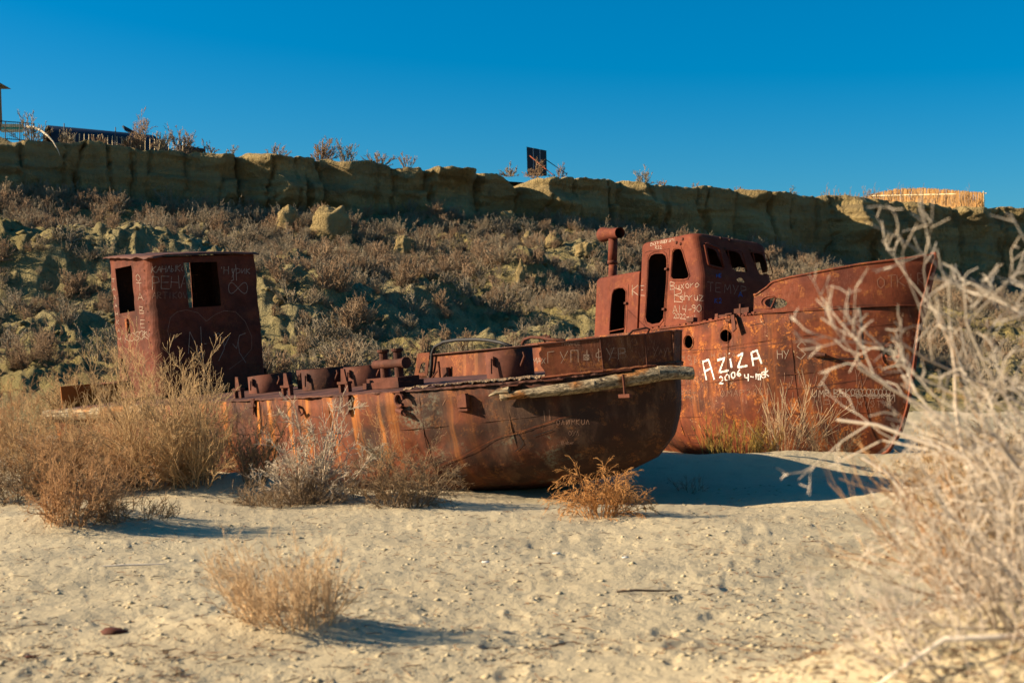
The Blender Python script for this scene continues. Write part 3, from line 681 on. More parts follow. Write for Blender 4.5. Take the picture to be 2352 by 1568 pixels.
# ------------------------------------------------------------------ boat with the small square cabin (nearer, low in the water)
FA = Frame(50.3, 2.4, 4.7); FA.O = at(1150, 889, 19.5) + FA.R @ np.array([0, 2.4, 0])
rA = tag(empty('barge_wreck', mat=FA.matrix()), 'low rusty barge wreck with square cabin, round hatches and timber fender round its bow', 'boat', 'rusting boats stranded on the sand')
HA = Hull(FA, -15.6, -4.2, [(0, .98, .06), (.2, .98, -.33), (.4, .95, -.72), (.58, .80, -1.02), (.75, .45, -1.28), (.88, -.25, -1.5), (.95, -1.2, -1.66), (1, -2.6, -1.8)], 2.4, 1.8, 1.8, 1.4, 1.25, 4.2, ([-16, -2.5, -.5, 1.0], [0, 0, .01, .06]), -1.8)
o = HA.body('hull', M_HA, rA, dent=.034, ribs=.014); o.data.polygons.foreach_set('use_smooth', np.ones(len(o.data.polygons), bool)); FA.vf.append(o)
EA = HA.edge(500)
# deck plate, a little proud of the hull, with a torn edge
rr = random.Random(3)
half = len(EA) // 2; V = []; Fs = []
tT = np.gradient(EA[:, :2], axis=0); tT /= np.linalg.norm(tT, axis=1)[:, None]; nO = np.stack([tT[:, 1], -tT[:, 0]], 1)
lip = .035 + .022 * fbm(np.arange(len(EA)) / 7.0, 0, 0, 3)
OE = EA.copy(); OE[:, :2] += nO * lip[:, None]; OE[:, 2] += .012 * noise3(np.arange(len(EA)) / 5.0, 4.0)
for i in range(half + 1):
    a, b = OE[i], OE[len(OE) - 1 - i]
    for k in range(9):
        p = a + (b - a) * k / 8; p = p + np.array([0, 0, .02 + .05 * math.sin(math.pi * k / 8)]); V.append(p)
n0 = len(V); V += [p - np.array([0, 0, .028]) for p in V]
for i in range(half):
    for k in range(8):
        q = [i * 9 + k, (i + 1) * 9 + k, (i + 1) * 9 + k + 1, i * 9 + k + 1]; Fs.append(q[::-1]); Fs.append([j + n0 for j in q])
    for k in (0, 8): q = [i * 9 + k, (i + 1) * 9 + k, (i + 1) * 9 + k + n0, i * 9 + k + n0]; Fs.append(q)
o = mesh('deck_plate', V, Fs, M_DECK, rA); FA.vf.append(o)
def deckh(t): return .02 + .05 * math.cos(max(-1, min(1, t / 2.4)) * math.pi / 2)
# sand and rotten planking along the near edge of the foredeck
M_DEB = sandm('deck_debris', (.30, .2, .11), (.16, .1, .06), (.045, .028, .02), 4)
pa, ia = edge_at(FA, EA, 925); pb, ib = edge_at(FA, EA, 1262)
ii = np.arange(ia * 4, ib * 4 + 1); V = []; nw = 30
for j, i4 in enumerate(ii):
    i = i4 // 4; fr4 = (i4 % 4) / 4
    wd = (.1 + .75 * sst(0, .6, j / len(ii))) * (1 + .25 * float(noise3(j / 36.0, 0))); 
    for k in range(nw):
        f = k / (nw - 1); p = OE[i] * (1 - fr4) + OE[i + 1] * fr4; p[:2] -= nO[i] * (wd * f + .02); hh = .035 * (1 - f) ** .5 * sst(0, .12, j / len(ii)) * (1 + .8 * float(noise3(p[0] * 7, p[1] * 7))) + .022 * float(noise3(p[0] * 24, p[1] * 24)) * (1 - f) + .014 * float(noise3(p[0] * 60, p[1] * 60))
        V.append(p + np.array([0, 0, .016 + deckh(p[1]) * 0 + .012 * f * 3 + max(hh, -.004)]))
o = mesh('rotten_deck_covering', V, grid(len(ii), nw)[:, ::-1], M_DEB, rA, smooth=False, ); o['kind'] = 'stuff'
# bulwark panels round the bow
def edge_span(u0, u1, far0=False, far1=False): return edge_at(FA, EA, u0, far=far0)[1], edge_at(FA, EA, u1, far=far1)[1]
tip = int(np.argmax(EA[:, 0]))
i0 = edge_at(FA, EA, 1246)[1]; i1 = edge_at(FA, EA, 1388)[1]; i2 = edge_at(FA, EA, 1488)[1]
farI = [len(EA) - 1 - k for k in (i2, i1, i0)]
s_end = -8.0; i_end = tip + int(np.argmin(np.abs(EA[tip:, 0] - s_end)))
def bulw(a, b, h0, h1, nm='bulwark_panel', lab=None, out0=.0, amp=.0, mat=M_BULA, sub=12):
    P = [EA[a] + (EA[b] - EA[a]) * k / sub + np.array([0, 0, .02]) for k in range(sub + 1)]
    n = np.cross(np.array(P[-1]) - P[0], [0, 0, 1.0]); n /= np.linalg.norm(n)
    U = [np.array([0, 0, h0 + (h1 - h0) * k / sub + rr.uniform(-amp, amp)]) + n * .05 for k in range(sub + 1)]
    o = strip(P, U, .018, nm, mat, rA); FA.vf.append(o)
    if lab: o['label'] = lab
    # flat rail on top of the panel
    L = MB(); A_, B_ = P[0] + U[0], P[-1] + U[-1]
    for k in range(sub):
        a_, b_ = P[k] + U[k], P[k + 1] + U[k + 1]; dn = np.array([0, 0, .012]); q = [a_ + n * .03, b_ + n * .03, b_ - n * .09, a_ - n * .09]
        L.add([x + dn for x in q] + [x - dn * .4 for x in q], [(0, 1, 2, 3), (7, 6, 5, 4), (0, 4, 5, 1), (2, 6, 7, 3), (1, 5, 6, 2), (3, 7, 4, 0)])
    return o, L, (P, U, n)
rail = []
o1, L1, g1 = bulw(i0, i1, .50, .49, lab='bulwark panel with a torn aft edge', amp=.0)
# tear the aft edge of the first panel
cut(o1, [prism([np.array(p) + g1[2] * .3 for p in q], [np.array(p) - g1[2] * .3 for p in q]) for q in [
    [g1[0][0] + np.array(x) for x in ([-.1, 0, -.1], [-.1, 0, .6], [.02, 0, .6], [.05, 0, .42], [-.02, 0, .36], [.04, 0, .28], [.0, 0, .2], [.07, 0, .1], [.03, 0, -.1])]]])
o2, L2, g2 = bulw(i1, i2, .49, .47, lab='bulwark panel forward of the welded seam')
o3, L3, g3 = bulw(i2, tip, .47, .48)
o4, L4, g4 = bulw(tip, farI[0], .48, .47)
o5, L5, g5 = bulw(farI[0], farI[1], .47, .49)
o6, L6, g6 = bulw(farI[1], farI[2], .49, .50)
o7, L7, g7 = bulw(farI[2], i_end, .50, .47, sub=20)
for L in (L1, L2, L3, L4, L5, L6, L7): L.obj('bulwark_rail', M_DECK, rA)
b = MB()
for g in (g1, g2, g3, g4, g5, g6):                     # seam ribs where panels meet
    p0 = g[0][-1] + g[2] * .015; b.tube([p0, p0 + g[1][-1]], .012, 5)
b.pieces('weld_seam', M_IRON, rA)
b = MB()                                               # angle strip at the foot of the bulwark
for a_, b_ in ((i0, i1), (i1, i2), (i2, tip), (tip, farI[0])):
    P = [EA[a_] + (EA[b_] - EA[a_]) * k / 10 + np.array([0, 0, .035 + rr.uniform(-.008, .008)]) for k in range(11)]
    n = np.cross(P[-1] - P[0], [0, 0, 1.0]); n /= np.linalg.norm(n); b.tube([p + n * .04 for p in P], .022, 4)
b.pieces('edge_angle', M_BULA, rA)
# far side: end bracket with a cut-out, beyond a gap
def far_plane(poly, th=.02, holes=()):
    f = lambda pl: [(p[0], p[2]) for p in (FA.hit(*c4(*x), 1, 2.4) for x in pl)]
    return plate(f(poly), [f(h) for h in holes], (0, 2.4, 0), (1, 0, 0), (0, 0, 1), th)
V, Fs = far_plane([(135, 310), (225, 303), (205, 500), (120, 490), (110, 480)], holes=[[(180, 378), (195, 380), (188, 455), (143, 460), (160, 392)]])
mesh('end_bracket', V, Fs, M_BULA, rA)
V, Fs = far_plane([(105, 478), (300, 480), (300, 512), (130, 512)]); mesh('edge_plate', V, Fs, M_HA, rA)
b = MB(); P = [FA.hit(*c4(*x), 1, 2.35) for x in [(228, 500), (238, 400), (242, 310), (262, 262), (330, 226), (430, 210), (580, 206), (660, 212), (760, 230), (840, 258)]]
b.tube(P, .035, 8); b.obj('bent_pipe', M_BLACK, rA, True)
b = MB(); P = [FA.hit(*c4(*x), 1, 2.3) for x in [(928, 262), (922, 235), (940, 205), (985, 190), (1060, 192), (1120, 205), (1240, 213)]]; b.tube(P, .03, 8)
P = [FA.hit(*c4(*x), 1, 2.35) for x in [(1095, 225), (1070, 185), (1100, 170), (1120, 200)]]; b.tube(P, .018, 6)
P = [FA.hit(*c4(*x), 1, 2.35) for x in [(1090, 200), (1128, 178), (1135, 200)]]; b.tube(P, .02, 6); b.pieces('rail_pipe', M_IRON, rA, True)
b = MB(); P = []
for x in [(1705, 182), (1740, 178), (1775, 140), (1885, 118), (1905, 128), (1895, 158)]:
    u, v = c4(*x); p, _ = edge_at(FA, EA, u, v, .0); P.append(p)
b.tube(P, .016, 6); b.obj('mooring_handle', M_IRON, rA, True)
b = MB(); pa = FA.hit(*c4(300, 410), 1, 2.2)
b.tube([FA.hit(*c4(240, 495), 1, 2.1), FA.hit(*c4(300, 420), 1, 2.1)], .02, 5); b.box(FA.hit(*c4(295, 450), 1, 2.1), (.04, .04, .42)); b.box(FA.hit(*c4(350, 455), 1, 2.25), (.2, .05, .2)); b.pieces('bulwark_stay', M_IRON, rA)
# timber fender
def log(name, px, r, seed, taper=(1, 1), lab=None):
    P = []
    for x in px:
        u, v = c4(*x)
        if u <= 1545: p, _ = edge_at(FA, EA, u, v, .13)
        else:
            T = P[-1] - P[-2]; T /= np.linalg.norm(T); lo, hi = 0, 2.0
            for _ in range(30):
                mid = (lo + hi) / 2
                if FA.px(P[-1] + T * mid)[0] < u: lo = mid
                else: hi = mid
            p = P[-1] + T * lo; p[2] = P[-1][2]
            for _ in range(3): p[2] += (FA.px(p)[1] - v) * np.linalg.norm(FA.w(p) - EYE) / F
        P.append(p)
    P = np.array(P); tt = np.linspace(0, 1, 60); s_ = np.concatenate([[0], np.cumsum(np.linalg.norm(np.diff(P, axis=0), axis=1))]); s_ /= s_[-1]
    Q = np.stack([np.interp(tt, s_, P[:, k]) for k in range(3)], 1)
    rad = r * (taper[0] + (taper[1] - taper[0]) * tt); V = np.array(tube_verts(Q, rad, 22)).reshape(60, 22, 3)
    an = np.linspace(0, 2 * np.pi, 22, endpoint=False); A_, L_ = np.meshgrid(an, tt * np.linalg.norm(P[-1] - P[0]), indexing='xy')
    f = 1 + .2 * noise3(np.cos(A_) * 1.5, np.sin(A_) * 1.5, L_ * 1.3 + seed) + .16 * noise3(np.cos(A_) * 4, np.sin(A_) * 4, L_ * .8 + seed) + .09 * noise3(np.cos(A_) * 9, np.sin(A_) * 9, L_ * 1.6 + seed) - .45 * np.maximum(0, noise3(np.cos(A_) * 2.3, np.sin(A_) * 2.3, L_ * .5 + seed * 2) - .3)
    V = Q[:, None, :] + (V - Q[:, None, :]) * f[..., None]; V = V.reshape(-1, 3); Fs = [[i * 22 + j, i * 22 + (j + 1) % 22, (i + 1) * 22 + (j + 1) % 22, (i + 1) * 22 + j] for i in range(59) for j in range(22)]
    Fs += [list(range(22))[::-1], [59 * 22 + j for j in range(22)]]
    o = mesh(name, V, Fs, M_WOOD, rA, True)
    if lab: o['label'] = lab
log('fender_timber', [(752, 640), (900, 615), (1200, 582), (1475, 545)], .088, 1, (.6, 1.15), 'longest fender timber stained orange by rust')
log('fender_timber', [(1440, 548), (1640, 515), (1800, 490), (1950, 466)], .084, 5, (1.1, 1.15), 'grey fender timber at the turn of the bow')
log('fender_timber', [(1935, 466), (2040, 460), (2120, 462), (2208, 464)], .09, 9, (1.15, 1.0), 'short end of fender timber jutting past the bow')
log('fender_timber', [(662, 632), (730, 605), (822, 590)], .07, 12, (.15, 1.1), 'small splintered fender timber')
b = MB()
for x in [(845, 562), (1165, 520), (1672, 452)]:                 # plates and straps that held the timber
    u, v = c4(*x); p, i = edge_at(FA, EA, u, v, .07); T = np.append(tT[i], 0); N_ = np.append(nO[i], 0)
    b.box(p + np.array([0, 0, .02]), (.28, .2, .018), np.stack([T, N_, [0, 0, 1]], 1))
u, v = c4(1680, 470); p, i = edge_at(FA, EA, u, v, .27); b.tube([p, p - np.array([0, 0, .28])], .02, 6); b.box(p - np.array([0, 0, .3]), (.22, .05, .05)); b.pieces('timber_strap', M_IRON, rA)
# hatches, vent posts, bollard
def coaming(u, v, r, h, lab, t=-1.0, tilt=0):
    p = FA.hit(u, v, 1, t); c = np.array([p[0], t + r * .6, deckh(t)]); n = 36; b = MB(); th = .018
    a = [2 * math.pi * i / n for i in range(n)]
    top = [h * (1 + tilt * math.cos(x)) for x in a]
    V = [(c[0] + r * math.cos(x), c[1] + r * math.sin(x), c[2]) for x in a] + [(c[0] + r * math.cos(x), c[1] + r * math.sin(x), c[2] + k) for x, k in zip(a, top)]
    V += [(c[0] + (r - th) * math.cos(x), c[1] + (r - th) * math.sin(x), c[2] + k) for x, k in zip(a, top)] + [(c[0] + (r - th) * math.cos(x), c[1] + (r - th) * math.sin(x), c[2]) for x in a]
    b.add(V, [[k * n + i, k * n + (i + 1) % n, (k + 1) * n + (i + 1) % n, (k + 1) * n + i] for k in range(3) for i in range(n)])
    o = b.obj('hatch_coaming', M_IRON, rA, True); o['label'] = lab; FA.vf.append(o)
    b = MB()
    b.tube([(c[0] + r + .01, c[1] - .1, c[2] + h * .4), (c[0] + r + .12, c[1] - .1, c[2] + h * .75), (c[0] + r + .1, c[1] - .1, c[2] + h * .9)], .022, 6)
    b.box((c[0] + r * .2, c[1] - r - .015, c[2] + h * .65), (.04, .03, .14)); b.box((c[0] - r - .03, c[1], c[2] + h * .7), (.06, .03, .09)); b.tube([(c[0] + r * .2, c[1] - r - .05, c[2] + h * .75), (c[0] + r * .2, c[1] - r - .07, c[2] + h * .2)], .014, 5)
    b.pieces('hinge', M_IRON, o)
    b = MB(); b.tube([(c[0], c[1], c[2] - .02), (c[0], c[1], c[2] + .008)], r - .02, 24); b.obj('hatch_dark_disc', M_BLACK, o)  # black disc on the closed deck, painted shade for the hatch's dark inside
coaming(596, 897, .42, .33, 'hatch coaming nearest the cabin', tilt=.06)
coaming(703, 884, .33, .36, 'smaller hatch coaming behind the second one', t=-.3)
coaming(722, 886, .44, .36, 'hatch coaming second from the cabin', tilt=.05)
coaming(818, 874, .42, .35, 'hatch coaming beside the bollard', t=-.6)
coaming(1148, 866, .37, .42, 'hatch coaming on the foredeck before the bow', t=-.9, tilt=.05)
for u in (548, 660, 793):
    p = FA.hit(u, 912, 1, -2.1); b = MB(); z = deckh(-2.1)
    b.box((p[0] - .09, -2.1, z + .07), (.06, .07, .14)); b.box((p[0] + .13, -2.1, z + .07), (.06, .07, .14)); b.box((p[0] + .02, -2.1, z + .16), (.3, .1, .04))
    V, Fs = plate([(-.09, 0), (.08, 0), (.03, .21), (-.06, .22)], [], (p[0] + .02, -2.1, z + .17), (1, 0, 0), (0, 0, 1), .03); b.add(V, Fs); b.obj('fairlead_post', M_IRON, rA)
bl = empty('bollard'); bl.parent = rA; bx, by, bz = FA.hit(905, 905, 1, -1.55)[0], -1.55, deckh(-1.55)
m = MB(); m.box((bx, by, bz + .05), (1.0, .5, .1)); m.box((bx, by, bz + .13), (.88, .42, .07)); m.obj('base', M_IRON, bl)
for k in (-.2, .2):
    m = MB(); m.tube([(bx + k, by, bz + .16), (bx + k, by, bz + .56), (bx + k, by, bz + .58), (bx + k, by, bz + .62)], [.075, .07, .1, .1], 16); m.obj('post', M_IRON, bl, False)
m = MB(); m.tube([(bx - .42, by - .03, bz + .38), (bx + .40, by - .03, bz + .38), (bx + .41, by - .03, bz + .38), (bx + .46, by - .03, bz + .38)], [.075, .075, .095, .095], 16); m.obj('crossbar', M_IRON, bl)
FA.bvh = None
# fittings on the hull side
def hullfit(cx, kind):
    loc, nor, _, _ = FA.cast(*cx)
    if loc is None: return
    p = np.array(loc); b = MB()
    if kind == 'lug':
        b.box(p + np.array([0, -.03, .05]), (.15, .08, .02)); V, Fs = plate([(0, 0), (.14, 0), (.1, -.13), (.04, -.13)], [], p + np.array([-.07, -.05, .05]), (1, 0, 0), (0, 0, 1), .02); b.add(V, Fs)
    if kind == 'hook':
        b.tube([p, p + [0, -.05, .02], p + [.04, -.08, -.05], p + [.1, -.07, -.12], p + [.16, -.05, -.08]], .025, 6)
    if kind == 'box': b.box(p + np.array([0, -.035, 0]), (.22, .07, .18)); b.box(p + np.array([0, -.03, -.13]), (.22, .06, .03)); b.box(p + np.array([0, -.03, .1]), (.18, .06, .02))
    if kind == 'ring':
        b.box(p + np.array([-.05, -.05, .1]), (.26, .1, .02)); b.tube([p + np.array([.1 * math.cos(a), -.06, .1 * math.sin(a) - .02]) for a in np.linspace(0, 5.5, 12)], .03, 6)
        b.tube([p + np.array([-.09, -.05, -.18]), p + np.array([.08, -.07, -.21])], .045, 8); b.tube([p + np.array([.08, -.07, -.21]), p + np.array([.13, -.05, -.26])], .025, 6)
    b.obj('hull_lug', M_IRON, rA)
for cx, k in [((540, 485), 'lug'), ((535, 565), 'lug'), ((990, 540), 'hook'), ((1465, 455), 'lug'), ((1470, 560), 'lug'), ((1985, 450), 'ring')]: hullfit(c3(*cx), k)
hullfit(c4(490, 668), 'box')
# welded chine crack and dents
paint(FA, 'weld_seam', [[c4(*x) for x in [(200, 1215), (330, 1140), (480, 1080), (620, 1000), (720, 950), (790, 925), (840, 920), (900, 905), (1000, 868), (1120, 832), (1200, 800), (1300, 778)]]], 2.2, M_BULA, rA, lift=.012)
for pl_ in ([(888, 915), (915, 955), (930, 990), (905, 1020), (870, 1045)], [(1005, 935), (1060, 915), (1150, 885)]): paint(FA, 'hull_crack', [[c4(*x) for x in pl_]], 2.0, M_BLACK, rA)
for x_ in (-11.4, -9.1, -6.6, -4.4, -2.3, -.9): HA.seam('plate_seam', M_HA, rA, x=x_)
HA.seam('plate_seam', M_HA, rA, q=.33, x0=-15, x1=-.2)
# stern: transom plate, ledge, side timber
b = MB(); b.box((-15.55, 0, .26), (.03, 4.5, .5)); o = b.obj('transom_bulwark', M_HA, rA)
b = MB(); b.box((-14.9, 2.2, .26), (1.3, .03, .48)); b.box((-14.9, .35, .5), (1.3, 3.7, .025)); b.tube([(-14.3, -1.2, .5), (-14.55, -1.25, 1.0)], .045, 6); b.pieces('stern_plate', M_IRON, rA)
P = np.array([[-15.9, -2.5, -.08], [-14, -2.55, -.1], [-12.2, -2.55, -.08], [-10.8, -2.52, -.06]]); b = MB(); b.tube(P, [.1, .13, .12, .1], 10); o = b.obj('side_timber', M_WOOD, rA)
# cabin
cab = empty('cabin'); cab.parent = rA
s1, s0c, t0, t1 = -12.73, -14.78, -1.2, 1.3
prof = subdiv(rrect(s0c, s1, t0, t1, (.3, .04, .04, .05), 8), .09)
rings = []
for h in np.linspace(.04, 1, 40):
    ring = []
    for x, y in prof:
        hh = (3.05 - .10 * (x - s1)) * h
        dn = .02 * float(noise3(x * 3.5, y * 3.5, hh * 4)) + (.018 * float(noise3(x * 8, y * 8, hh * 8)) if x > s1 - .5 and y < t0 + .5 else 0)
        ring.append((x + dn, y + dn, hh))
    rings.append(np.array(ring))
V, Fs = ring_shell(rings, .03); walls = mesh('wall', V, Fs, M_CABA, cab); solidify(walls, .02, M_INSHADE)
holes = [through(FA, [c2(*x) for x in [(243, 305), (415, 268), (455, 750), (293, 780)]], 1, t0, -.4, .4),
         through(FA, [c2(*x) for x in [(970, 240), (1325, 230), (1375, 695), (1028, 715)]], 0, s1, -.4, .4),
         through(FA, [c2(*x) for x in [(925, 190), (1028, 190), (1068, 760), (950, 760)]], 0, s0c, -.3, .3)]
cut(walls, holes); FA.vf.append(walls)
V = []; nr, ncx = 22, 18
for i in range(nr):
    for j in range(ncx):
        x = s0c - .1 + (s1 - s0c + .2) * i / (nr - 1); y = t0 - .1 + (t1 - t0 + .18) * j / (ncx - 1)
        e = 1 if (i in (0, nr - 1) or j in (0, ncx - 1)) else 0
        V.append((x + .02 * e * rr.uniform(-1, 1), y, 3.09 - .10 * (x - s1) + .05 * math.sin(math.pi * j / (ncx - 1)) + .012 * float(noise3(x * 4, y * 4)) - e * .03 - .05 * e * float(noise3(x * 3, y * 3, 2))))
o = mesh('roof', V, grid(nr, ncx), M_DECK, cab, smooth=True); md = 0
solidify(o, .015); FA.vf.append(o)
b = MB()
for y in (-.8, -.1, .5, 1.0): b.box((s1 + .03, y, .02 + .3 * 0), (.05, .1, .1))
for h in np.arange(.4, 2.9, .22):                           # rivets down the side seam
    b.box((s1 - .35, t0 - .008, h), (.02, .012, .02)); b.box((s1 - 1.75, t0 - .008, h), (.02, .012, .02))
tag(b.obj('rivets', M_IRON, cab), kind='stuff')
p = FA.hit(*c2(382, 905), 1, t0); b = MB(); b.box(p + np.array([0, -.03, 0]), (.09, .04, .3)); b.obj('door_bracket', M_HB, cab)
FA.bvh = None
G = []
G += word('KАНЛЫКОЛ'.replace('А', 'A').replace('Н', 'H').replace('К', 'K').replace('О', 'O'), *c2(632, 350), 15, .75, .06, lean=.08)
G += word('PEHAT', *c2(640, 520), 29, .74, .03, lean=-.02)
G += word("'H", *c2(1360, 360), 18, .5); G += word('ypик', *c2(1475, 358), 19, .75, .02)
G += [[c2(*x) for x in [(1490, 300), (1500, 420), (1470, 435)]], [c2(*x) for x in [(1520, 260), (1530, 430)]]]
G += [[c2(1545 + 100 * math.sin(t) * 1.0, 508 + 58 * math.sin(2 * t)) for t in np.linspace(0, 2 * math.pi, 40)]]
G += [[c2(*x) for x in [(1020, 1200), (1035, 970), (1165, 1250), (1150, 915)]], [c2(*x) for x in [(1185, 1097), (1210, 1097)]], [c2(*x) for x in [(1290, 1010), (1340, 985), (1390, 1050), (1400, 1150), (1340, 1280)]], [c2(*x) for x in [(1400, 1130), (1460, 1010)]], [c2(*x) for x in [(1490, 1100), (1530, 1150), (1560, 1010), (1625, 985)]], [c2(*x) for x in [(1545, 1070), (1560, 1190), (1630, 1300)]]]
tag(paint(FA, 'scratched_lettering', G, 1.25, M_SCR, cab, 'pale scratched letters and an infinity sign'), kind='stuff')
G = [[c2(*x) for x in [(840, 1130), (800, 960), (830, 820), (900, 760), (1000, 738), (1120, 770), (1210, 860), (1300, 790), (1400, 748), (1520, 760), (1620, 860), (1690, 1020), (1690, 1150), (1600, 1260), (1450, 1370)]]]
G += word('ARTIKOV.M', *c2(640, 620), 15, .78, .0)
tag(paint(FA, 'scratched_lettering', G, 1.0, M_SCRD, cab, 'faint scratched heart outline'), kind='stuff')
G = []
for ch, x in zip('OTABEK', [(470, 440), (482, 535), (492, 640), (508, 780), (518, 925), (545, 1045)]): G += word(ch, *c2(*x), 17, lean=-.1)
G += word('KOSON', *c2(350, 1090), 20, .55, .22)
for i, ch in enumerate('TAЛAHKAH'): G += word(ch, *c2(212 + i * 10, 450 + i * 88), 9)
tag(paint(FA, 'scratched_lettering', G, 1.3, M_SCR, cab, 'letters scratched down the sunlit side'), kind='stuff')
G = word('ГУПIФУР'.replace('Г', 'Г').replace('У', 'Y').replace('Р', 'P'), *c4(1115, 388), 27, 1.0, .06); G += [[c4(1405 + 22 * math.cos(t * 3), 340 + 20 * math.sin(t * 2)) for t in np.linspace(0, 6.3, 30)]]
G += word('MAX', *c4(1002, 392), 14, .72, .03)
tag(paint(FA, 'scratched_lettering', G, 1.25, M_SCR, rA, 'pale letters scratched on the bow bulwark'), kind='stuff')
G = word('Улyuбek'.replace('У', 'Y').replace('б', 'b'), *c4(1905, 330), 20, .7, .22) + word('EB', *c4(1590, 345), 22, .95) + word('TYMAHEE', *c4(1215, 255), 8, .8, .05)
G += word('OYЛ', *c4(1270, 930), 11, .8) + word('Bakиr', *c4(1220, 995), 9, .8) + word('OЛИMKUЛ', *c4(1180, 850), 12, .95, .02)
G += [[c4(1085, 740), c4(1092, 820)], [c4(1125, 735), c4(1132, 815)], [c4(345, 655), c4(322, 700)], [c3(683, 490), c3(640, 690)], [c3(683, 490), c3(720, 640), c3(760, 860)]]
tag(paint(FA, 'scratched_lettering', G, 1.1, M_SCRD, rA, 'faint letters scratched on the shaded bow'), kind='stuff')

# ------------------------------------------------------------------ fishing boat with the wheelhouse (farther, bow raised)
FB = Frame(60, 2.3, -4.7); FB.O = at(1600, 738, 32) + FB.R @ np.array([0, 2.2, 0])
rB = tag(empty('fishing_boat_wreck', mat=FB.matrix()), 'tall rusty fishing boat wreck with wheelhouse, smokestack and white painted name', 'boat', 'rusting boats stranded on the sand')
HBs = 0.0
HB = Hull(FB, -7.6, .6, [(0, 4.62, .22), (.25, 4.52, -.6), (.42, 4.42, -1.2), (.6, 4.30, -1.85), (.75, 4.12, -2.35), (.87, 3.8, -2.75), (.95, 3.2, -3.0), (1, 2.2, -3.2)], 2.2, 2.0, 1.5, 1.22, 1.0, 3.6, ([-8, 0, 1.0, 2, 3.2, 4.6], [-.09, -.07, 0.0, .06, .10, .22]), -3.2)
hb = HB.body('hull', M_HB, rB, NA=200, NQ=40, dent=.022, ribs=.012)
hb.data.polygons.foreach_set('use_smooth', np.ones(len(hb.data.polygons), bool))
t_of = lambda u, v: FB.hit(u, v, 1, -2.2)[1]
EB = HB.edge(500); tipB = int(np.argmax(EB[:, 0]))
hp = []
FB.vf = [hb]
for cu, cv, ru, rv in [(1160, 1345, 46, 70), (1560, 1280, 54, 64)]:
    u, v = c5(cu, cv); su = .2338 / 1.0884; loc = FB.cast(u, v)[0]
    hp.append(through(FB, circ(u, v, ru * su, rv * su), 1, loc[1], -.5, .35))
uH, vH = c6(1552, 752); su6 = .3698 / 1.0884; locH, norH, _, _ = FB.cast(uH, vH)
hp.append(through(FB, circ(uH, vH, 30 * su6, 34 * su6), 1, locH[1], -.4, .35))
cut(hb, hp); FB.vf = [hb]; FB.bvh = None
b = MB()
for cu, cv, ru, rv in [(1160, 1345, 50, 74), (1560, 1280, 58, 68)]:
    u, v = c5(cu, cv); P = [FB.cast(*p) for p in circ(u, v, (ru + 4) * su, (rv + 5) * su, 24)]; P = [np.array(x[0]) for x in P if x[0] is not None]
    b = MB(); b.tube(P + [P[0]], .018, 5, cap=False); b.obj('porthole_rim', M_HB, rB, True)
P = [np.array(x[0]) for x in (FB.cast(*p) for p in circ(*c6(1560, 772), 58 * su6, 78 * su6, 30, .15)) if x[0] is not None]
b = MB(); b.tube(P + [P[0]], .02, 5, cap=False)
P = [np.array(x[0]) for x in (FB.cast(*p) for p in circ(uH, vH, 36 * su6, 42 * su6, 24)) if x[0] is not None]
b.tube(P + [P[0]], .03, 6, cap=False); b.pieces('hawse_hole_rim', M_HB, rB, True)
for x_ in (-2.4, -.7, 1.1, 2.6, 3.7): HB.seam('plate_seam', M_HB, rB, x=x_)
for q_ in (.2, .43, .66): HB.seam('plate_seam', M_HB, rB, q=q_, x0=-4, x1=4.6)
# deck
V = []; Fs = []; hB = len(EB) // 2
for i in range(hB + 1): a, c_ = EB[i], EB[len(EB) - 1 - i]; V += [a + [0, .03, -.05], a * .5 + c_ * .5 + [0, 0, .03], c_ + [0, -.03, -.05]]
for i in range(hB): Fs += [[3 * i, 3 * i + 1, 3 * i + 4, 3 * i + 3], [3 * i + 1, 3 * i + 2, 3 * i + 5, 3 * i + 4]]
mesh('deck', V, Fs, M_DECK, rB)
# bow bulwark
topc = [(1730, 677), (1738, 677), (1750, 668), (1762, 660), (1774, 648), (1815, 637), (1856, 629.5), (1915, 618), (1975, 607), (2040, 599), (2094, 592), (2140, 586)]
tu = [x[0] for x in topc]; tv = [x[1] for x in topc]
iB0 = edge_at(FB, EB, 1731)[1]
P = []; U = []
idx = list(range(iB0, tipB + 1, 2)) + [tipB]
for i in idx:
    p = EB[i].copy(); fr_ = (p[0] - EB[iB0][0]) / (EB[tipB][0] - EB[iB0][0]); u0, v0 = FB.px(p); k = .36 * fr_ ** 2; fl = -.10 * (1 - fr_) * 0
    h = .4
    for _ in range(6):
        u_, v_ = FB.px(p + [k * h, fl, h]); h += (v_ - np.interp(u_, tu, tv)) * 31 / F
    P.append(p + [0, 0, .0]); U.append(np.array([k * h, fl, h]))
bw = strip(P, U, .02, 'bow_bulwark', M_BULB, rB)
uo, vo = c6(742, 420); pl = [FB.hit(u, v, 1, P[0][1]) for u, v in circ(uo, vo, 52 * su6, 36 * su6, 22, -.06)]
cut(bw, [prism([p + [0, -.5, 0] for p in pl], [p + [0, .9, 0] for p in pl])])
FB.vf.append(bw)
mirror = np.array([1, -1, 1])
bw2 = strip([p * mirror for p in P], [u_ * mirror for u_ in U], .02, 'bow_bulwark', M_BULB, rB)
b = MB(); b.tube([p + u_ + [0, -.01, 0] for p, u_ in zip(P, U)], .028, 6); b.obj('bulwark_rail', M_BULB, rB, True)
b = MB(); b.tube([(p + u_) * mirror for p, u_ in zip(P, U)], .028, 6); b.obj('bulwark_rail', M_BULB, rB, True)
b = MB(); b.tube([p + [0, -.012, .0] for p in P], .02, 5); b.obj('rubbing_strake', M_BULB, rB)
FB.bvh = None
ov = [np.array(x[0]) for x in (FB.cast(*p) for p in circ(uo, vo, 57 * su6, 41 * su6, 26, -.06)) if x[0] is not None]
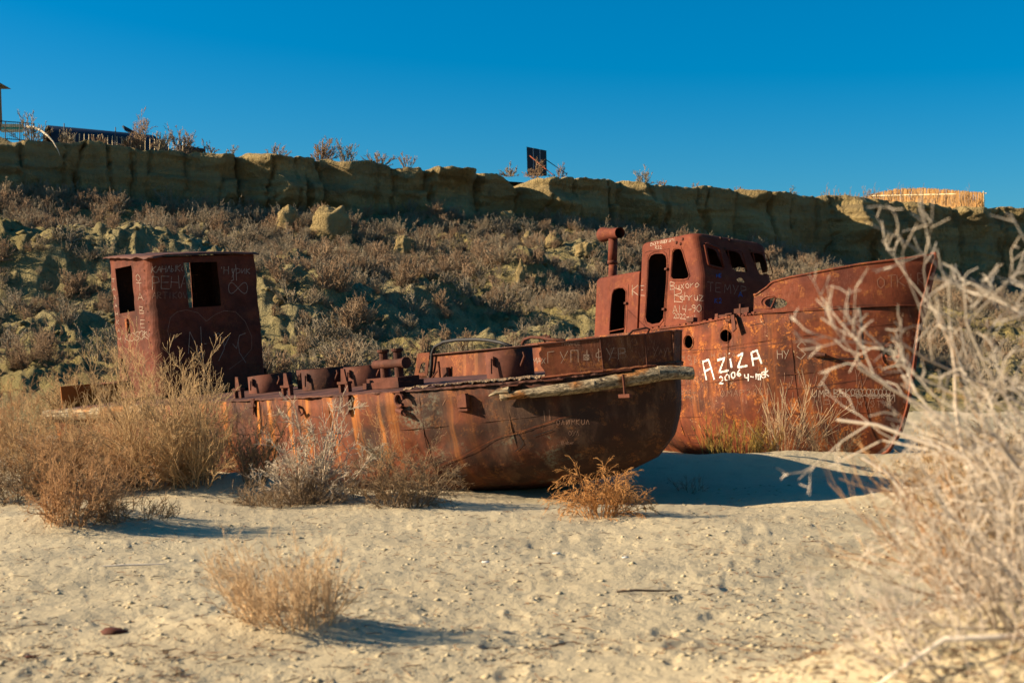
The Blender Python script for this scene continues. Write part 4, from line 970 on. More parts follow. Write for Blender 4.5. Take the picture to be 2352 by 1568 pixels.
b = MB(); b.tube(ov + [ov[0]], .022, 6, cap=False); b.obj('fairlead_rim', M_BULB, rB, True)
# stem bar
st = [(P[-1] + U[-1])[[0, 1, 2]] + [.02, 0, .04]] + [np.array([x[1] + .02, 0, x[2]]) for x in HB.stem]
b = MB(); b.tube(st, .045, 6); b.obj('stem_bar', M_BULB, rB)
b = MB(); b.box(st[0] + [-.06, 0, -.04], (.14, .07, .12)); b.obj('stem_head', M_BULB, rB)
# low rail remains along the side deck
i_a = edge_at(FB, EB, 1562)[1]; b = MB()
for i in range(max(0, i_a - 60), iB0, 4):
    p = EB[i]; q = EB[min(i + 4, len(EB) - 1)]; d_ = .03 + .02 * math.sin(i * .7)
    b.box((p + q) / 2 + [0, 0, d_ / 2], (np.linalg.norm(q - p) + .01, .05, d_ + .02))
b.obj('sheer_rail', M_BULB, rB)
b = MB()
for cu, cv, w_, h_ in [(1195, 1110, .26, .1), (1475, 1085, .1, .16), (1545, 1072, .3, .07), (1740, 1020, .5, .14), (1730, 1000, .05, .24)]:
    p, _ = edge_at(FB, EB, *c5(cu, cv), -.12); b.box(p, (w_, .12, h_))
b.pieces('deck_fitting', M_IRON, rB)
loc = FB.cast(*c5(1650, 1110))[0]; loc = np.array(loc); b = MB(); b.box(loc + [-.04, -.07, .12], (.22, .14, .03)); V, Fs = plate([(0, .1), (.12, .1), (.2, -.22), (.1, -.28)], [], loc + np.array([0, -.1, 0]), (1, 0, 0), (0, 0, 1), .03); b.add(V, Fs); b.tube([loc + [-.2, -.06, .0], loc + [0, -.09, -.02]], .04, 6); b.obj('fairlead_lug', M_IRON, rB)
# deckhouse (aft) and wheelhouse
wt0, wt1 = -1.25, .98
zb = -.05
def house(s0, s1f, Hf, tops, rc, name, lowr=.1):
    rings = []
    def ring(h, inset): return np.array([(x, y, h + .0) for x, y in subdiv_ring(s0 + inset, s1f(h) - inset, wt0 + inset, wt1 - inset, rc)])
    def subdiv_ring(a, b_, c_, d_, r): return rrect(a, b_, c_, d_, r, 7)
    for h in np.linspace(zb, Hf - tops, 26): rings.append(ring(h, 0))
    for k in range(1, 7):
        a = math.pi / 2 * k / 6; rings.append(ring(Hf - tops + tops * math.sin(a), tops * (1 - math.cos(a))))
    return rings
kn_h, kn_s, tp_s = 1.28, -1.13, -1.43
wf = lambda h: kn_s if h < kn_h else kn_s + (tp_s - kn_s) * (h - kn_h) / (2.2 - kn_h)
whr = house(-3.68, wf, 2.36, .13, (.22, .22, .1, .1), 'w')
V, Fs = ring_shell(whr, .02); wh = mesh('wheelhouse', V, Fs, M_WH, rB); solidify(wh, .022, M_INSHADE)
dhr = house(-5.72, lambda h: -3.7, 1.66, .13, (.02, .02, .12, .12), 'd')
V, Fs = ring_shell(dhr, .02); dh = mesh('deckhouse', V, Fs, M_WH, rB); solidify(dh, .022, M_INSHADE)
door = [(735, 470), (755, 425), (800, 403), (880, 400), (915, 425), (925, 470), (922, 700), (905, 900), (890, 1090), (850, 1140), (770, 1155), (715, 1130), (700, 1080), (718, 800)]
win = [(992, 390), (1010, 358), (1050, 350), (1080, 358), (1098, 395), (1165, 625), (1150, 660), (1110, 672), (995, 672), (975, 650)]
adoor = [(345, 840), (365, 790), (410, 770), (460, 770), (490, 810), (488, 900), (470, 1262), (313, 1275), (330, 1000)]
F5 = lambda pl: [c5(*x) for x in pl]
f1 = [(1335, 325), (1350, 318), (1455, 355), (1475, 380), (1510, 540), (1495, 550), (1385, 520), (1370, 505)]
f2 = [(1575, 370), (1590, 355), (1690, 375), (1725, 395), (1775, 590), (1760, 602), (1640, 592), (1615, 560)]
f3 = [(1845, 395), (1860, 380), (1960, 400), (1990, 425), (2045, 600), (2035, 630), (1920, 632), (1895, 615)]
def throughw(pl, ax, val, d0, d1): return through(FB, F5(pl), ax, val, d0, d1)
su_ = -1.28
cut(wh, [throughw(door, 1, wt0, -.3, .25), throughw(win, 1, wt0, -.3, .25),
         throughw(f1, 0, su_, -.3, .3), throughw(f2, 0, su_, -.3, .3), throughw(f3, 0, su_, -.3, .3),
         throughw([(770, 460), (925, 478), (925, 625), (770, 592)], 1, wt1, -.15, .2),
         throughw([(1622, 562), (1700, 545), (1768, 556), (1776, 606), (1640, 592)], 1, wt1, -.15, .2), throughw([(1862, 505), (1925, 495), (1962, 630), (1892, 618)], 1, wt1, -.15, .2),
         throughw([(1678, 672), (1720, 655), (1745, 668), (1768, 700), (1750, 714), (1690, 702)], 0, kn_s, -.1, .2), throughw([(1670, 660), (1760, 650), (1775, 720), (1680, 710)], 1, wt1, -.15, .2)])
cut(dh, [throughw(adoor, 1, wt0, -.3, .25), throughw(circ(372, 905, 30, 48), 1, wt1, -.2, .2)])
FB.vf += [wh, dh]; FB.bvh = None
def rim(poly, r, nm, par, mat=M_WH, close=True, grow=1.0, push=.0):
    c = np.mean(poly, 0); pts = []
    pl = [tuple(c + (np.array(p) - c) * grow) for p in poly]; pl = pl + ([pl[0]] if close else [])
    for a, b_ in zip(pl[:-1], pl[1:]):
        for k in range(5):
            q = FB.cast(*c5(a[0] + (b_[0] - a[0]) * k / 5, a[1] + (b_[1] - a[1]) * k / 5))[0]
            if q is not None and (not pts or np.linalg.norm(np.array(q) - pts[-1]) < .8): pts.append(np.array(q))
    b = MB(); b.tube(pts + [pts[0]], r, 6, cap=False); b.obj(nm, mat, par, True)
rim(door, .018, 'door_frame', wh, grow=1.07); rim(win, .02, 'window_frame', wh, grow=1.08); rim(adoor, .016, 'door_frame', dh, grow=1.05)
def offs(poly, ax, val, d, e=1.12):
    c = np.mean(poly, 0); e_ = np.zeros(3); e_[ax] = d
    return [FB.hit(*c5(*(c + (np.array(p) - c) * e)), ax, val) + e_ for p in poly]
b = MB(); pts = offs(f1, 0, su_ + .03, .05, 1.15); b.tube(pts + [pts[0]], .035, 6, cap=False); o = b.obj('window_frame', M_WH, wh, True); o['label'] = 'projecting window frame with bolt holes'
for fpoly in (f2, f3): b = MB(); pts = offs(fpoly, 0, su_ + .0, .03, 1.06); b.tube(pts + [pts[0]], .014, 5, cap=False); b.obj('window_frame', M_WH, wh, True)
b = MB()
for cu, cv in [(870, 242), (1098, 247), (1032, 283), (1075, 298), (1410, 305), (1550, 355), (1825, 372), (1945, 390), (1505, 240), (1600, 265), (1820, 400)]:
    q = FB.cast(*c5(cu, cv))[0]
    if q is not None: b.box(np.array(q), (.06, .06, .06))
b.pieces('bolt', M_IRON, wh)
b = MB()
for cu, cv in [(935, 567), (908, 996), (500, 932)]:
    q = FB.cast(*c5(cu, cv))[0]
    if q is not None: b.box(np.array(q) + [0, -.03, 0], (.1, .06, .05))
b.pieces('hinge', M_IRON, wh)
b = MB()
for pl in (win, door):
    c = np.mean(pl, 0)
    for a, b_ in zip(pl, pl[1:] + pl[:1]):
        L = math.hypot(a[0] - b_[0], a[1] - b_[1]); n = max(1, int(L / 26))
        for k in range(n):
            p = c + (np.array(a) + (np.array(b_) - a) * k / n - c) * 1.17; q = FB.cast(*c5(*p))[0]
            if q is not None: b.box(np.array(q), (.014, .016, .014))
tag(b.obj('rivets', M_IRON, wh), kind='stuff')
b = MB(); P_ = [FB.cast(*c5(*x))[0] for x in [(960, 360), (945, 600), (930, 850), (907, 1170)]]; b.tube([np.array(p) + [0, -.003, 0] for p in P_ if p], .008, 4)
P_ = [FB.cast(*c5(*x))[0] for x in [(520, 730), (510, 1000), (497, 1250)]]; b.tube([np.array(p) + [0, -.003, 0] for p in P_ if p], .008, 4)
P_ = [FB.cast(*c5(*x))[0] for x in [(700, 395), (720, 380), (960, 350)]]; b.tube([np.array(p) + [0, -.003, 0] for p in P_ if p], .008, 4); b.pieces('weld_seam', M_IRON, wh)
# smokestack and vent on the deckhouse roof
stk = empty('smokestack'); stk.parent = rB
tS = -.5; pb_ = FB.hit(*c5(345, 690), 1, tS); pt_ = FB.hit(*c5(355, 215), 1, tS); rS = .125
b = MB(); b.tube([pb_ - [0, 0, .15], pb_ + [0, 0, .42]], rS * .92, 18); b.obj('lower_pipe', M_WH, stk, True)
b = MB(); m_ = FB.hit(*c5(347, 500), 1, tS); b.tube([m_ - [0, 0, .03], m_ + [0, 0, .05]], rS * 1.12, 18); b.obj('pipe_collar', M_IRON, stk, True)
b = MB(); b.tube([m_, pt_], rS, 18); b.obj('upper_pipe', M_WH, stk, True)
l_ = FB.hit(*c5(232, 203), 1, tS); r_ = FB.hit(*c5(466, 185), 1, tS - .0)
ax_ = (r_ - l_) + np.array([0, -.12, 0]); L_ = np.linalg.norm(ax_); ax_ /= L_
b = MB(); n = 20; pr = [(0, .06), (0, .17), (.08, .205), (.2, .19), (.45, .155), (.9, .14), (1.0, .15)]
P_ = [l_ + ax_ * L_ * k for k, _ in pr]; b.tube(P_, [r for _, r in pr], 22, cap=False); b.tube([l_ + ax_ * .001, l_ + ax_ * .01], .17, 22)
ob = b.obj('stack_head', M_WH, stk, True); 
b = MB(); q_ = FB.hit(*c5(625, 660), 1, -.1); b.tube([q_ - [0, 0, .15], q_ + [0, 0, .16]], .085, 14); b.obj('vent', M_BLACK, rB)
# hull marks: plate seams, the white name, scratches
FB.bvh = None
c6s = lambda pl: [c6(*x) for x in pl]
paint(FB, 'plate_seam', [c6s([(1350, 445), (1365, 620), (1378, 800), (1250, 802), (1095, 806)])], 2.4, M_BLACK, rB)
paint(FB, 'plate_seam', [c6s([(640, 490), (850, 480), (1100, 455), (1350, 440), (1600, 440), (1770, 448)]), c6s([(850, 1005), (1000, 1000), (1250, 960), (1500, 920), (1700, 880)]), c6s([(690, 500), (705, 560), (612, 575)]), c6s([(185, 1315), (240, 1315), (268, 1370), (205, 1365), (185, 1315)]), c6s([(100, 1355), (150, 1360), (175, 1392)]), c6s([(130, 745), (500, 735), (850, 690)]), c6s([(1265, 325), (1280, 340), (1275, 420)])], 1.5, M_IRON, rB)
loc = np.array(FB.cast(*c6(1070, 770))[0]); b = MB(); b.tube([loc + [-.22, -.02, .03], loc + [-.05, -.04, .0], loc + [.25, -.02, -.03]], [.05, .07, .03], 7); b.obj('welded_lump', M_IRON, rB)
W_ = [c6s([(315, 945), (290, 822), (330, 808), (368, 942)]), c6s([(300, 890), (352, 862)]), c6s([(388, 812), (438, 796), (400, 896), (465, 880)]), c6s([(475, 800), (485, 862)]), c6s([(468, 764), (470, 768)]),
      c6s([(522, 785), (560, 765), (528, 860), (592, 848)]), c6s([(632, 850), (618, 760), (655, 745), (688, 835)]), c6s([(625, 805), (672, 795)])]
for ks, lt in (([0, 1], 'A'), ([2], 'Z'), ([3, 4], 'i'), ([5], 'Z'), ([6, 7], 'A')): paint(FB, 'painted_letter', [W_[k] for k in ks], 5.0, M_WHITE, rB, 'thick white hand painted letter ' + lt)
for i, ch in enumerate('2006'): paint(FB, 'painted_digit', word(ch, *c6(402 + i * 40, 968 - i * 16), 16), 3.0, M_WHITE, rB, 'white hand painted digit ' + ch)
for ch, x, y, h in (('Ч', 572, 955, 17), ('-', 606, 948, 20), ('m', 648, 942, 22), ('e', 684, 930, 22), ('k', 712, 918, 20)): paint(FB, 'painted_letter', word(ch, *c6(x, y), h), 3.0, M_WHITE, rB)
G = word('UMR'.replace('R', 'R'), *c6(1030, 1062), 17, .85, .02) + word('BEK', *c6(1175, 1058), 17, .8, .02) + word('S', *c6(920, 800), 38) + word('+', *c6(1050, 745), 14) + word('HY', *c6(795, 800), 19, .7)
G += [[c6(1290 + 28 * i / 6 + 22 * math.sin(i * 1.1), 1030 + 26 * math.cos(i * 1.1)) for i in range(60)]]
G += word('БWeboк'.replace('Б', 'B'), *c6(1330, 1065), 16, .8, -.02) + word('26', *c6(1505, 1000), 8) + word('И,', *c6(1555, 1090), 17) + word('7', *c6(1580, 1090), 17)
tag(paint(FB, 'scratched_lettering', G, 1.6, M_SCR, rB, 'pale names scratched low on the bow'), kind='stuff')
G = word('OMAP2001', *c6(410, 1060), 15, 1.0, .05) + word('BИЛOЛ', *c6(1110, 1110), 22, 1.15, .0) + word('SILMISTAR', *c6(1200, 1130), 15, 1.0) + word('ABCLAN', *c6(1340, 920), 20, .9, .05) + word('OTKIR', *c6(1470, 330), 27, .85, .1)
G += word('ЧOY', *c6(150, 810), 11, 1.2) + word('2PK', *c6(200, 840), 11, 1.1) + word('TYPK', *c6(140, 960), 13, .8) + word('2005-и', *c6(140, 1040), 9, .7) + word('KИMA', *c6(135, 1075), 9, .9) + word('HONA', *c6(350, 795), 11, 1.4)
for _ in range(46):
    a = rj.uniform(620, 1500); b_ = rj.uniform(850, 1180); l = rj.uniform(30, 120); an = rj.uniform(1.2, 1.9); G.append(c6s([(a, b_), (a + l * .5 * math.cos(an), b_ + l * .5 * math.sin(an)), (a + l * math.cos(an + .1), b_ + l * math.sin(an + .1))]))
tag(paint(FB, 'scratched_lettering', G, 1.1, M_SCRD, rB, 'dull scratches and faint names over the bow plating'), kind='stuff')
W5 = lambda t, x, y, h, *a, **k: word(t, *c5(x, y), h * .2148, *a, **k)
G = W5('Bахоrо'.replace('а', 'u').replace('х', 'x').replace('о', 'o'), 965, 790, 85, .75, .1) + W5('B', 1015, 920, 150, .8) + W5('ehruz', 1070, 900, 90, .72, -.02) + W5('AI4-90', 990, 1040, 80, .68, .06) + W5('2022-yil', 1000, 1090, 55, .62, -.1)
G += W5('Bahrom', 755, 320, 50, .62, .22) + W5('Qarshi', 870, 296, 50, .62, .2) + W5('R22', 805, 352, 32, .8, .05) + W5('I', 535, 855, 95) + W5('KE', 560, 840, 100, .7, -.05)
tag(paint(FB, 'scratched_lettering', G, 1.4, M_SCR, wh, 'pale names and year scratched on the sunlit side'), kind='stuff')
G = W5('TEMYP', 1360, 800, 95, .95, -.12)
tag(paint(FB, 'scratched_lettering', G, 1.8, M_SCRD, wh, 'large letters scratched on the shaded front'), kind='stuff')
G = W5('HE', 1460, 655, 36, .8) + W5('K2', 1440, 930, 50, .9) + W5('A', 1695, 865, 55)
tag(paint(FB, 'blue_lettering', G, 2.0, M_BLUE, wh, 'faded blue letters on the shaded front'), kind='stuff')
# ------------------------------------------------------------------ shrubs
def tubes_np(paths, rad, n=3, tint=None):
    """paths (N,K,3), rad (N,K) -> vertices, quads, tint"""
    N_, K, _ = paths.shape
    T = np.gradient(paths, axis=1); T /= np.linalg.norm(T, axis=2, keepdims=True) + 1e-9
    a = np.where(np.abs(T[..., 2:3]) < .9, np.array([0, 0, 1.0]), np.array([1.0, 0, 0]))
    x = np.cross(T, a); x /= np.linalg.norm(x, axis=2, keepdims=True) + 1e-9; y = np.cross(T, x)
    an = np.arange(n) * 2 * np.pi / n
    V = paths[:, :, None, :] + rad[:, :, None, None] * (np.cos(an)[None, None, :, None] * x[:, :, None, :] + np.sin(an)[None, None, :, None] * y[:, :, None, :])
    base = (np.arange(N_) * K * n)[:, None, None] + (np.arange(K - 1) * n)[None, :, None]
    j = np.arange(n)[None, None, :]; j2 = (j + 1) % n
    Q = np.stack([base + j, base + j2, base + n + j2, base + n + j], -1).reshape(-1, 4)
    t = np.repeat(tint if tint is not None else np.zeros(N_), K * n)
    return V.reshape(-1, 3), Q, t
def grow(rng, P0, D0, L, r0, K, wig, up, droop=0.0):
    N_ = len(P0); P = np.zeros((N_, K, 3)); P[:, 0] = P0; d = D0.copy(); Dd = np.zeros((N_, K, 3)); Dd[:, 0] = d
    for k in range(1, K):
        d = d + rng.normal(size=(N_, 3)) * wig + np.array([0, 0, up - droop * (k / K) ** 2 * 3]); d /= np.linalg.norm(d, axis=1)[:, None]
        P[:, k] = P[:, k - 1] + d * (L / (K - 1))[:, None]; Dd[:, k] = d
    rad = r0[:, None] * np.linspace(1, .35, K)[None, :]
    return P, rad, Dd
def children(rng, P, rad, Dd, c, lo, hi, ang, lr, L):
    N_, K, _ = P.shape; idx = np.repeat(np.arange(N_), c); t = rng.uniform(lo, hi, len(idx)) * (K - 1); k = np.minimum(t.astype(int), K - 2); f = (t - k)[:, None]
    P0 = P[idx, k] * (1 - f) + P[idx, k + 1] * f; d = Dd[idx, k + 1]
    r_ = rng.normal(size=d.shape); r_ -= d * np.sum(r_ * d, 1, keepdims=True); r_ /= np.linalg.norm(r_, axis=1, keepdims=True) + 1e-9
    a = np.radians(rng.normal(ang, ang * .3, len(idx)))[:, None]; D = d * np.cos(a) + r_ * np.sin(a)
    return P0, D, L[idx] * rng.uniform(lr[0], lr[1], len(idx)) * (1 - .35 * t / (K - 1)), rad[idx, k] * .62
def bush(seed, h=1.0, stems=26, spread=38, base=.12, lev=((5, .2, 1, 32, (.35, .6)), (5, .2, 1, 30, (.3, .55))), wig=.1, up=.05, droop=0.0, r0=.008, rmin=.0015, K=6, tipK=4, flat=1.0, leanx=0.0, leany=0.0):
    """branching dry shrub, unit sized by h: returns vertices, quads, tint (0 stem .. 1 twig)"""
    rng = np.random.default_rng(seed); N_ = stems
    az = rng.uniform(0, 2 * np.pi, N_); el = np.radians(np.abs(rng.normal(0, spread, N_)).clip(0, 82))
    asx, asy = rng.normal(0, .1, 2); leanx, leany = leanx + asx, leany + asy * .5; a0_ = rng.uniform(0, 6.28)
    D = np.stack([np.sin(el) * np.cos(az) + leanx, np.sin(el) * np.sin(az) * flat + leany, np.cos(el)], 1); D /= np.linalg.norm(D, axis=1)[:, None]
    P0 = np.stack([base * np.sqrt(rng.uniform(0, 1, N_)) * np.cos(az), base * np.sqrt(rng.uniform(0, 1, N_)) * np.sin(az) * flat, np.full(N_, -.06 * h)], 1)
    L = h * rng.uniform(.45, 1.04, N_) * (1 - .15 * (el / 1.4)) * (1 + .18 * np.cos(az - a0_)); Vs, Qs, Ts = [], [], []; m = 0
    P, rad, Dd = grow(rng, P0, D, L, r0 * rng.uniform(.6, 1.2, N_), K, wig, up, droop)
    cur = (P, rad, Dd, L); n_lev = len(lev)
    for i in range(n_lev + 1):
        P, rad, Dd, L = cur; v, q, t = tubes_np(P, np.maximum(rad, rmin), 4 if i == 0 and r0 > .012 else 3, rng.uniform(0, .35, len(P)) + .6 * (1 - i / max(1, n_lev)) * .9)
        Vs.append(v); Qs.append(q + m); Ts.append(t); m += len(v)
        if i < n_lev:
            c, lo, hi, ang, lr = lev[i]; P0, D, L2, r2 = children(rng, P, rad, Dd, c, lo, hi, ang, lr, L)
            P, rad, Dd = grow(rng, P0, D, L2, r2, tipK - (1 if i == n_lev - 1 and tipK > 3 else 0), wig * 1.3, up, droop); cur = (P, rad, Dd, L2)
    return np.concatenate(Vs), np.concatenate(Qs), np.clip(np.concatenate(Ts), 0, 1)
def place_bush(u, v, hpx, mat, label, cat='shrub', name='dry_shrub', group=None, Y=None, rot=0, **kw):
    P = gpt(u, v) if Y is None else None
    if P is None: x = (u - W0 / 2) / F * Y; P = np.array([x, Y, gz(x, Y)])
    h = hpx / F * P[1]
    V, Q, t = bush(h=h, **kw)
    o = mesh(name, V, Q, M_TW[mat], tint=t); o.location = (P[0], P[1], gz(P[0], P[1])); o.rotation_euler[2] = rot
    tag(o, label, cat, group); return o
gN = 'dry shrubs on the sand round the wrecks'
px_m = lambda px, Y: px / F * Y
DENSE = ((9, .1, 1, 30, (.22, .45)), (8, .1, 1, 34, (.28, .52)))
UP = ((10, .12, .98, 24, (.2, .42)), (8, .12, 1, 28, (.28, .52)))
place_bush(390, 1108, 330, 'gold', 'tallest golden shrub covering the side of the barge below its cabin', group=gN, seed=11, stems=80, spread=27, base=.4, lev=UP, wig=0.135, up=.05, r0=0.0093, rmin=0.0022)
place_bush(455, 1112, 225, 'gold', 'golden shrub right of the tallest one with dark lower twigs', group=gN, seed=12, stems=50, spread=34, base=.25, lev=UP, wig=0.150, up=.04, r0=0.0085, rmin=0.0021)
place_bush(235, 1100, 290, 'gold', 'bushy tan shrub over the barge stern timber', group=gN, seed=13, stems=64, spread=36, base=.35, lev=DENSE, wig=0.165, up=.03, r0=0.0085, rmin=0.0022)
place_bush(300, 1060, 200, 'gold', 'tan shrub between the stern timber and the tallest golden shrub', group=gN, seed=41, stems=57, spread=34, base=.35, lev=DENSE, wig=0.165, up=.03, r0=0.0085, rmin=0.0022)
place_bush(120, 1110, 190, 'orange', 'reddish shrub in front of the barge stern', group=gN, seed=14, stems=52, spread=42, base=.3, lev=DENSE, wig=0.180, up=.02, r0=0.0085, rmin=0.0021)
place_bush(25, 1140, 165, 'dark', 'dark tangled shrub cut by the picture edge', group=gN, seed=15, stems=69, spread=50, base=.35, lev=DENSE, wig=0.270, up=.0, r0=0.0085, rmin=0.0021)
place_bush(8, 1040, 165, 'orange', 'brown shrub at the picture edge behind the dark tangled one', group=gN, seed=16, stems=69, spread=34, base=.4, lev=DENSE, wig=0.180, up=.03, r0=0.0085, rmin=0.0024)
place_bush(168, 1200, 205, 'orange', 'orange brown shrub standing nearest on the sand before the stern', group=gN, seed=17, stems=71, spread=34, base=.28, lev=DENSE, wig=0.210, up=.02, r0=0.0076, rmin=0.0016)
place_bush(310, 1186, 62, 'dark', 'low dark scrubby shrub right of the orange brown one', group=gN, seed=18, stems=70, spread=62, base=.42, lev=((6, .1, 1, 35, (.4, .7)),), wig=.18, up=.03, r0=.006, rmin=.0022)
place_bush(585, 1115, 165, 'dark', 'thin dark upright shrub against the orange hull', group=gN, seed=19, stems=24, spread=26, base=.14, lev=((9, .2, 1, 26, (.25, .5)), (7, .2, 1, 30, (.3, .5))), wig=.12, up=.05, r0=.012, rmin=.0026)
place_bush(715, 1156, 225, 'pale', 'pale bare branched shrub against the orange hull', group=gN, seed=20, stems=34, spread=27, base=.16, lev=((9, .2, 1, 34, (.22, .45)), (8, .2, 1, 38, (.3, .5))), wig=.17, up=.03, r0=.013, rmin=.003)
place_bush(640, 1160, 78, 'dark', 'low dark brown shrub at the foot of the pale branched one', group=gN, seed=21, stems=90, spread=58, base=.5, lev=((6, .1, 1, 38, (.4, .7)), (3, .2, 1, 30, (.4, .6))), wig=.2, up=.02, r0=.006, rmin=.0022)
place_bush(745, 1150, 90, 'dark', 'tangled brown shrub between the pale branched one and the bow', group=gN, seed=22, stems=60, spread=54, base=.4, lev=((6, .1, 1, 38, (.4, .7)), (3, .2, 1, 30, (.4, .6))), wig=.2, up=.02, r0=.006, rmin=.0022)
place_bush(925, 1160, 172, 'dark', 'dark brown shrub with drooping twigs before the bow', group=gN, seed=23, stems=64, spread=44, base=.3, lev=DENSE, wig=0.240, up=.03, droop=.16, r0=0.0076, rmin=0.0018)
place_bush(985, 1135, 120, 'dark', 'sparse dark shrub touching the bow plating', group=gN, seed=24, stems=16, spread=40, base=.15, lev=((7, .2, 1, 30, (.3, .6)), (4, .2, 1, 34, (.3, .5))), wig=.1, up=.04, r0=.007, rmin=.0022)
place_bush(870, 1150, 165, 'orange', 'thin tan shrub rising behind the dark brown one', group=gN, seed=25, stems=14, spread=26, base=.12, lev=((6, .2, 1, 26, (.3, .5)), (4, .2, 1, 30, (.3, .5))), wig=.08, up=.05, r0=.007, rmin=.002)
place_bush(1380, 1186, 135, 'rusty', 'orange shrub with drooping twigs under the bow', group=gN, seed=27, stems=64, spread=32, base=.18, lev=((9, .25, 1, 34, (.3, .5)), (5, .3, 1, 30, (.3, .5))), wig=.09, up=.05, droop=.34, r0=.006, rmin=.0022)
place_bush(1585, 1130, 40, 'dark', 'small dark shrub in the shade of the bow', group=gN, seed=27, stems=20, spread=60, base=.2, lev=((5, .2, 1, 34, (.3, .6)),), wig=.15, up=.03, r0=.005, rmin=.002)
place_bush(1700, 1032, 85, 'green', 'yellow green shrub against the tall boat hull', group=gN, seed=28, Y=27.6, stems=110, spread=20, base=.75, lev=((7, .2, 1, 20, (.2, .35)),), wig=.07, up=.08, r0=.007, rmin=.0035, flat=.5)
place_bush(1800, 1040, 165, 'straw', 'tall dry stalks leaning against the tall boat hull', group=gN, seed=29, Y=27.4, stems=34, spread=26, base=.3, lev=((4, .3, 1, 20, (.3, .6)),), wig=.05, up=.0, r0=.006, rmin=.0035, flat=.4)
place_bush(1900, 1040, 95, 'dark', 'dark twiggy shrub under the tall bow', group=gN, seed=30, Y=27.3, stems=46, spread=34, base=.5, lev=DENSE[:1], wig=0.180, up=.03, r0=0.0059, rmin=0.0028)
place_bush(2290, 1060, 150, 'dark', 'dark shrub on the sand right of the tall bow', group=gN, seed=31, Y=25.5, stems=103, spread=46, base=.7, lev=DENSE, wig=0.240, up=.02, r0=0.0076, rmin=0.0028)
place_bush(2200, 1010, 170, 'gold', 'golden feathery shrub right of the tall bow', group=gN, seed=32, Y=17, stems=103, spread=32, base=.5, lev=DENSE, wig=0.165, up=.03, r0=0.0068, rmin=0.0020)
place_bush(2330, 1120, 330, 'gold', 'larger golden shrub at the picture edge beyond the white branches', group=gN, seed=33, Y=11.5, stems=73, spread=30, base=.35, lev=DENSE, wig=0.165, up=.03, r0=0.0068, rmin=0.0016)
place_bush(200, 935, 130, 'gold', 'tan shrub behind the barge stern', group=gN, seed=34, Y=36, stems=69, spread=32, base=.8, lev=DENSE, wig=0.165, up=.03, r0=0.0102, rmin=0.0048)
place_bush(75, 870, 95, 'hillred', 'brown shrub on the bare sand beyond the barge stern', group=gN, seed=35, Y=43, stems=69, spread=42, base=.5, lev=DENSE, wig=0.165, up=.03, r0=0.0102, rmin=0.0056)
place_bush(330, 1112, 150, 'orange', 'reddish brown shrub under the tallest golden one', group=gN, seed=71, stems=60, spread=44, base=.45, lev=DENSE, wig=.17, up=.01, r0=.009, rmin=.0022)
place_bush(60, 1085, 205, 'gold', 'tan feathery shrub left of the barge stern', group=gN, seed=72, stems=60, spread=34, base=.4, lev=DENSE, wig=.16, up=.03, r0=.009, rmin=.0024)
place_bush(490, 1075, 150, 'gold', 'small golden shrub where the hull comes into view', group=gN, seed=73, stems=34, spread=36, base=.25, lev=UP, wig=.16, up=.03, r0=.008, rmin=.0022)
place_bush(250, 1120, 120, 'dark', 'dark brown undergrowth shrub below the stern timber', group=gN, seed=74, stems=60, spread=54, base=.5, lev=DENSE, wig=.2, up=.0, r0=.008, rmin=.0022)
# foreground
place_bush(672, 1425, 190, 'straw', 'round straw coloured shrub alone in the middle of the foreground sand', group=gN, seed=51, stems=130, spread=33, base=.27, lev=((8, .15, 1, 30, (.22, .42)), (6, .2, 1, 36, (.25, .45))), wig=.12, up=.04, r0=.0045, rmin=.0012)
place_bush(700, 1440, 262, 'orange', 'single tall seed stalk in the straw coloured foreground shrub', cat='plant', name='seed_stalk', Y=8.75, seed=52, stems=1, spread=9, base=.01, lev=((6, .75, 1, 40, (.1, .16)), (5, .2, 1, 40, (.4, .6))), wig=.03, up=.05, r0=.004, rmin=.0014)
TW3 = ((7, .25, 1, 36, (.35, .6)), (6, .2, 1, 38, (.35, .6)), (3, .2, 1, 36, (.35, .6)))
def fg(x, Y, h, mat, label, **kw):
    z = gz(x, Y); V, Q, t = bush(h=h, **kw); o = mesh('dry_shrub', V, Q, M_TW[mat], tint=t); o.location = (x, Y, z); tag(o, label, 'shrub', 'dry shrubs on the foreground mound'); return o
BR = ((5, .25, 1, 42, (.35, .6)), (4, .3, 1, 44, (.35, .6)), (2, .3, 1, 42, (.4, .7)))
fg(2.45, 5.5, 1.62, 'white', 'large bare white branched shrub leaning in from the picture edge on the foreground mound', seed=61, stems=18, spread=30, base=.16, lev=BR, wig=.2, up=.0, r0=.014, rmin=.0019, K=10, leanx=-.3)
fg(2.2, 5.3, 1.12, 'white', 'bare white branched shrub in the middle of the foreground mound', seed=66, stems=20, spread=44, base=.14, lev=BR, wig=.2, up=.01, r0=.011, rmin=.0017, K=9, leanx=-.22)
fg(1.9, 5.25, .8, 'white', 'low sprawling white shrub leaning from the foreground mound over the sand', seed=62, stems=30, spread=62, base=.25, lev=((5, .3, 1, 38, (.35, .6)), (4, .3, 1, 40, (.35, .6))), wig=.2, up=.05, r0=.007, rmin=.0015, K=8, leanx=-.3)
fg(1.62, 5.0, .5, 'white', 'lowest spreading white shrub at the left foot of the foreground mound', seed=67, stems=34, spread=60, base=.3, lev=((6, .25, 1, 38, (.35, .6)), (4, .3, 1, 40, (.35, .6))), wig=.19, up=.03, r0=.005, rmin=.0012, K=8, leanx=-.2)
fg(2.05, 5.65, .95, 'orange', 'orange brown shrub inside the white branches', seed=63, stems=44, spread=42, base=.35, lev=DENSE[:1], wig=.14, up=.02, r0=.005, rmin=.0013)
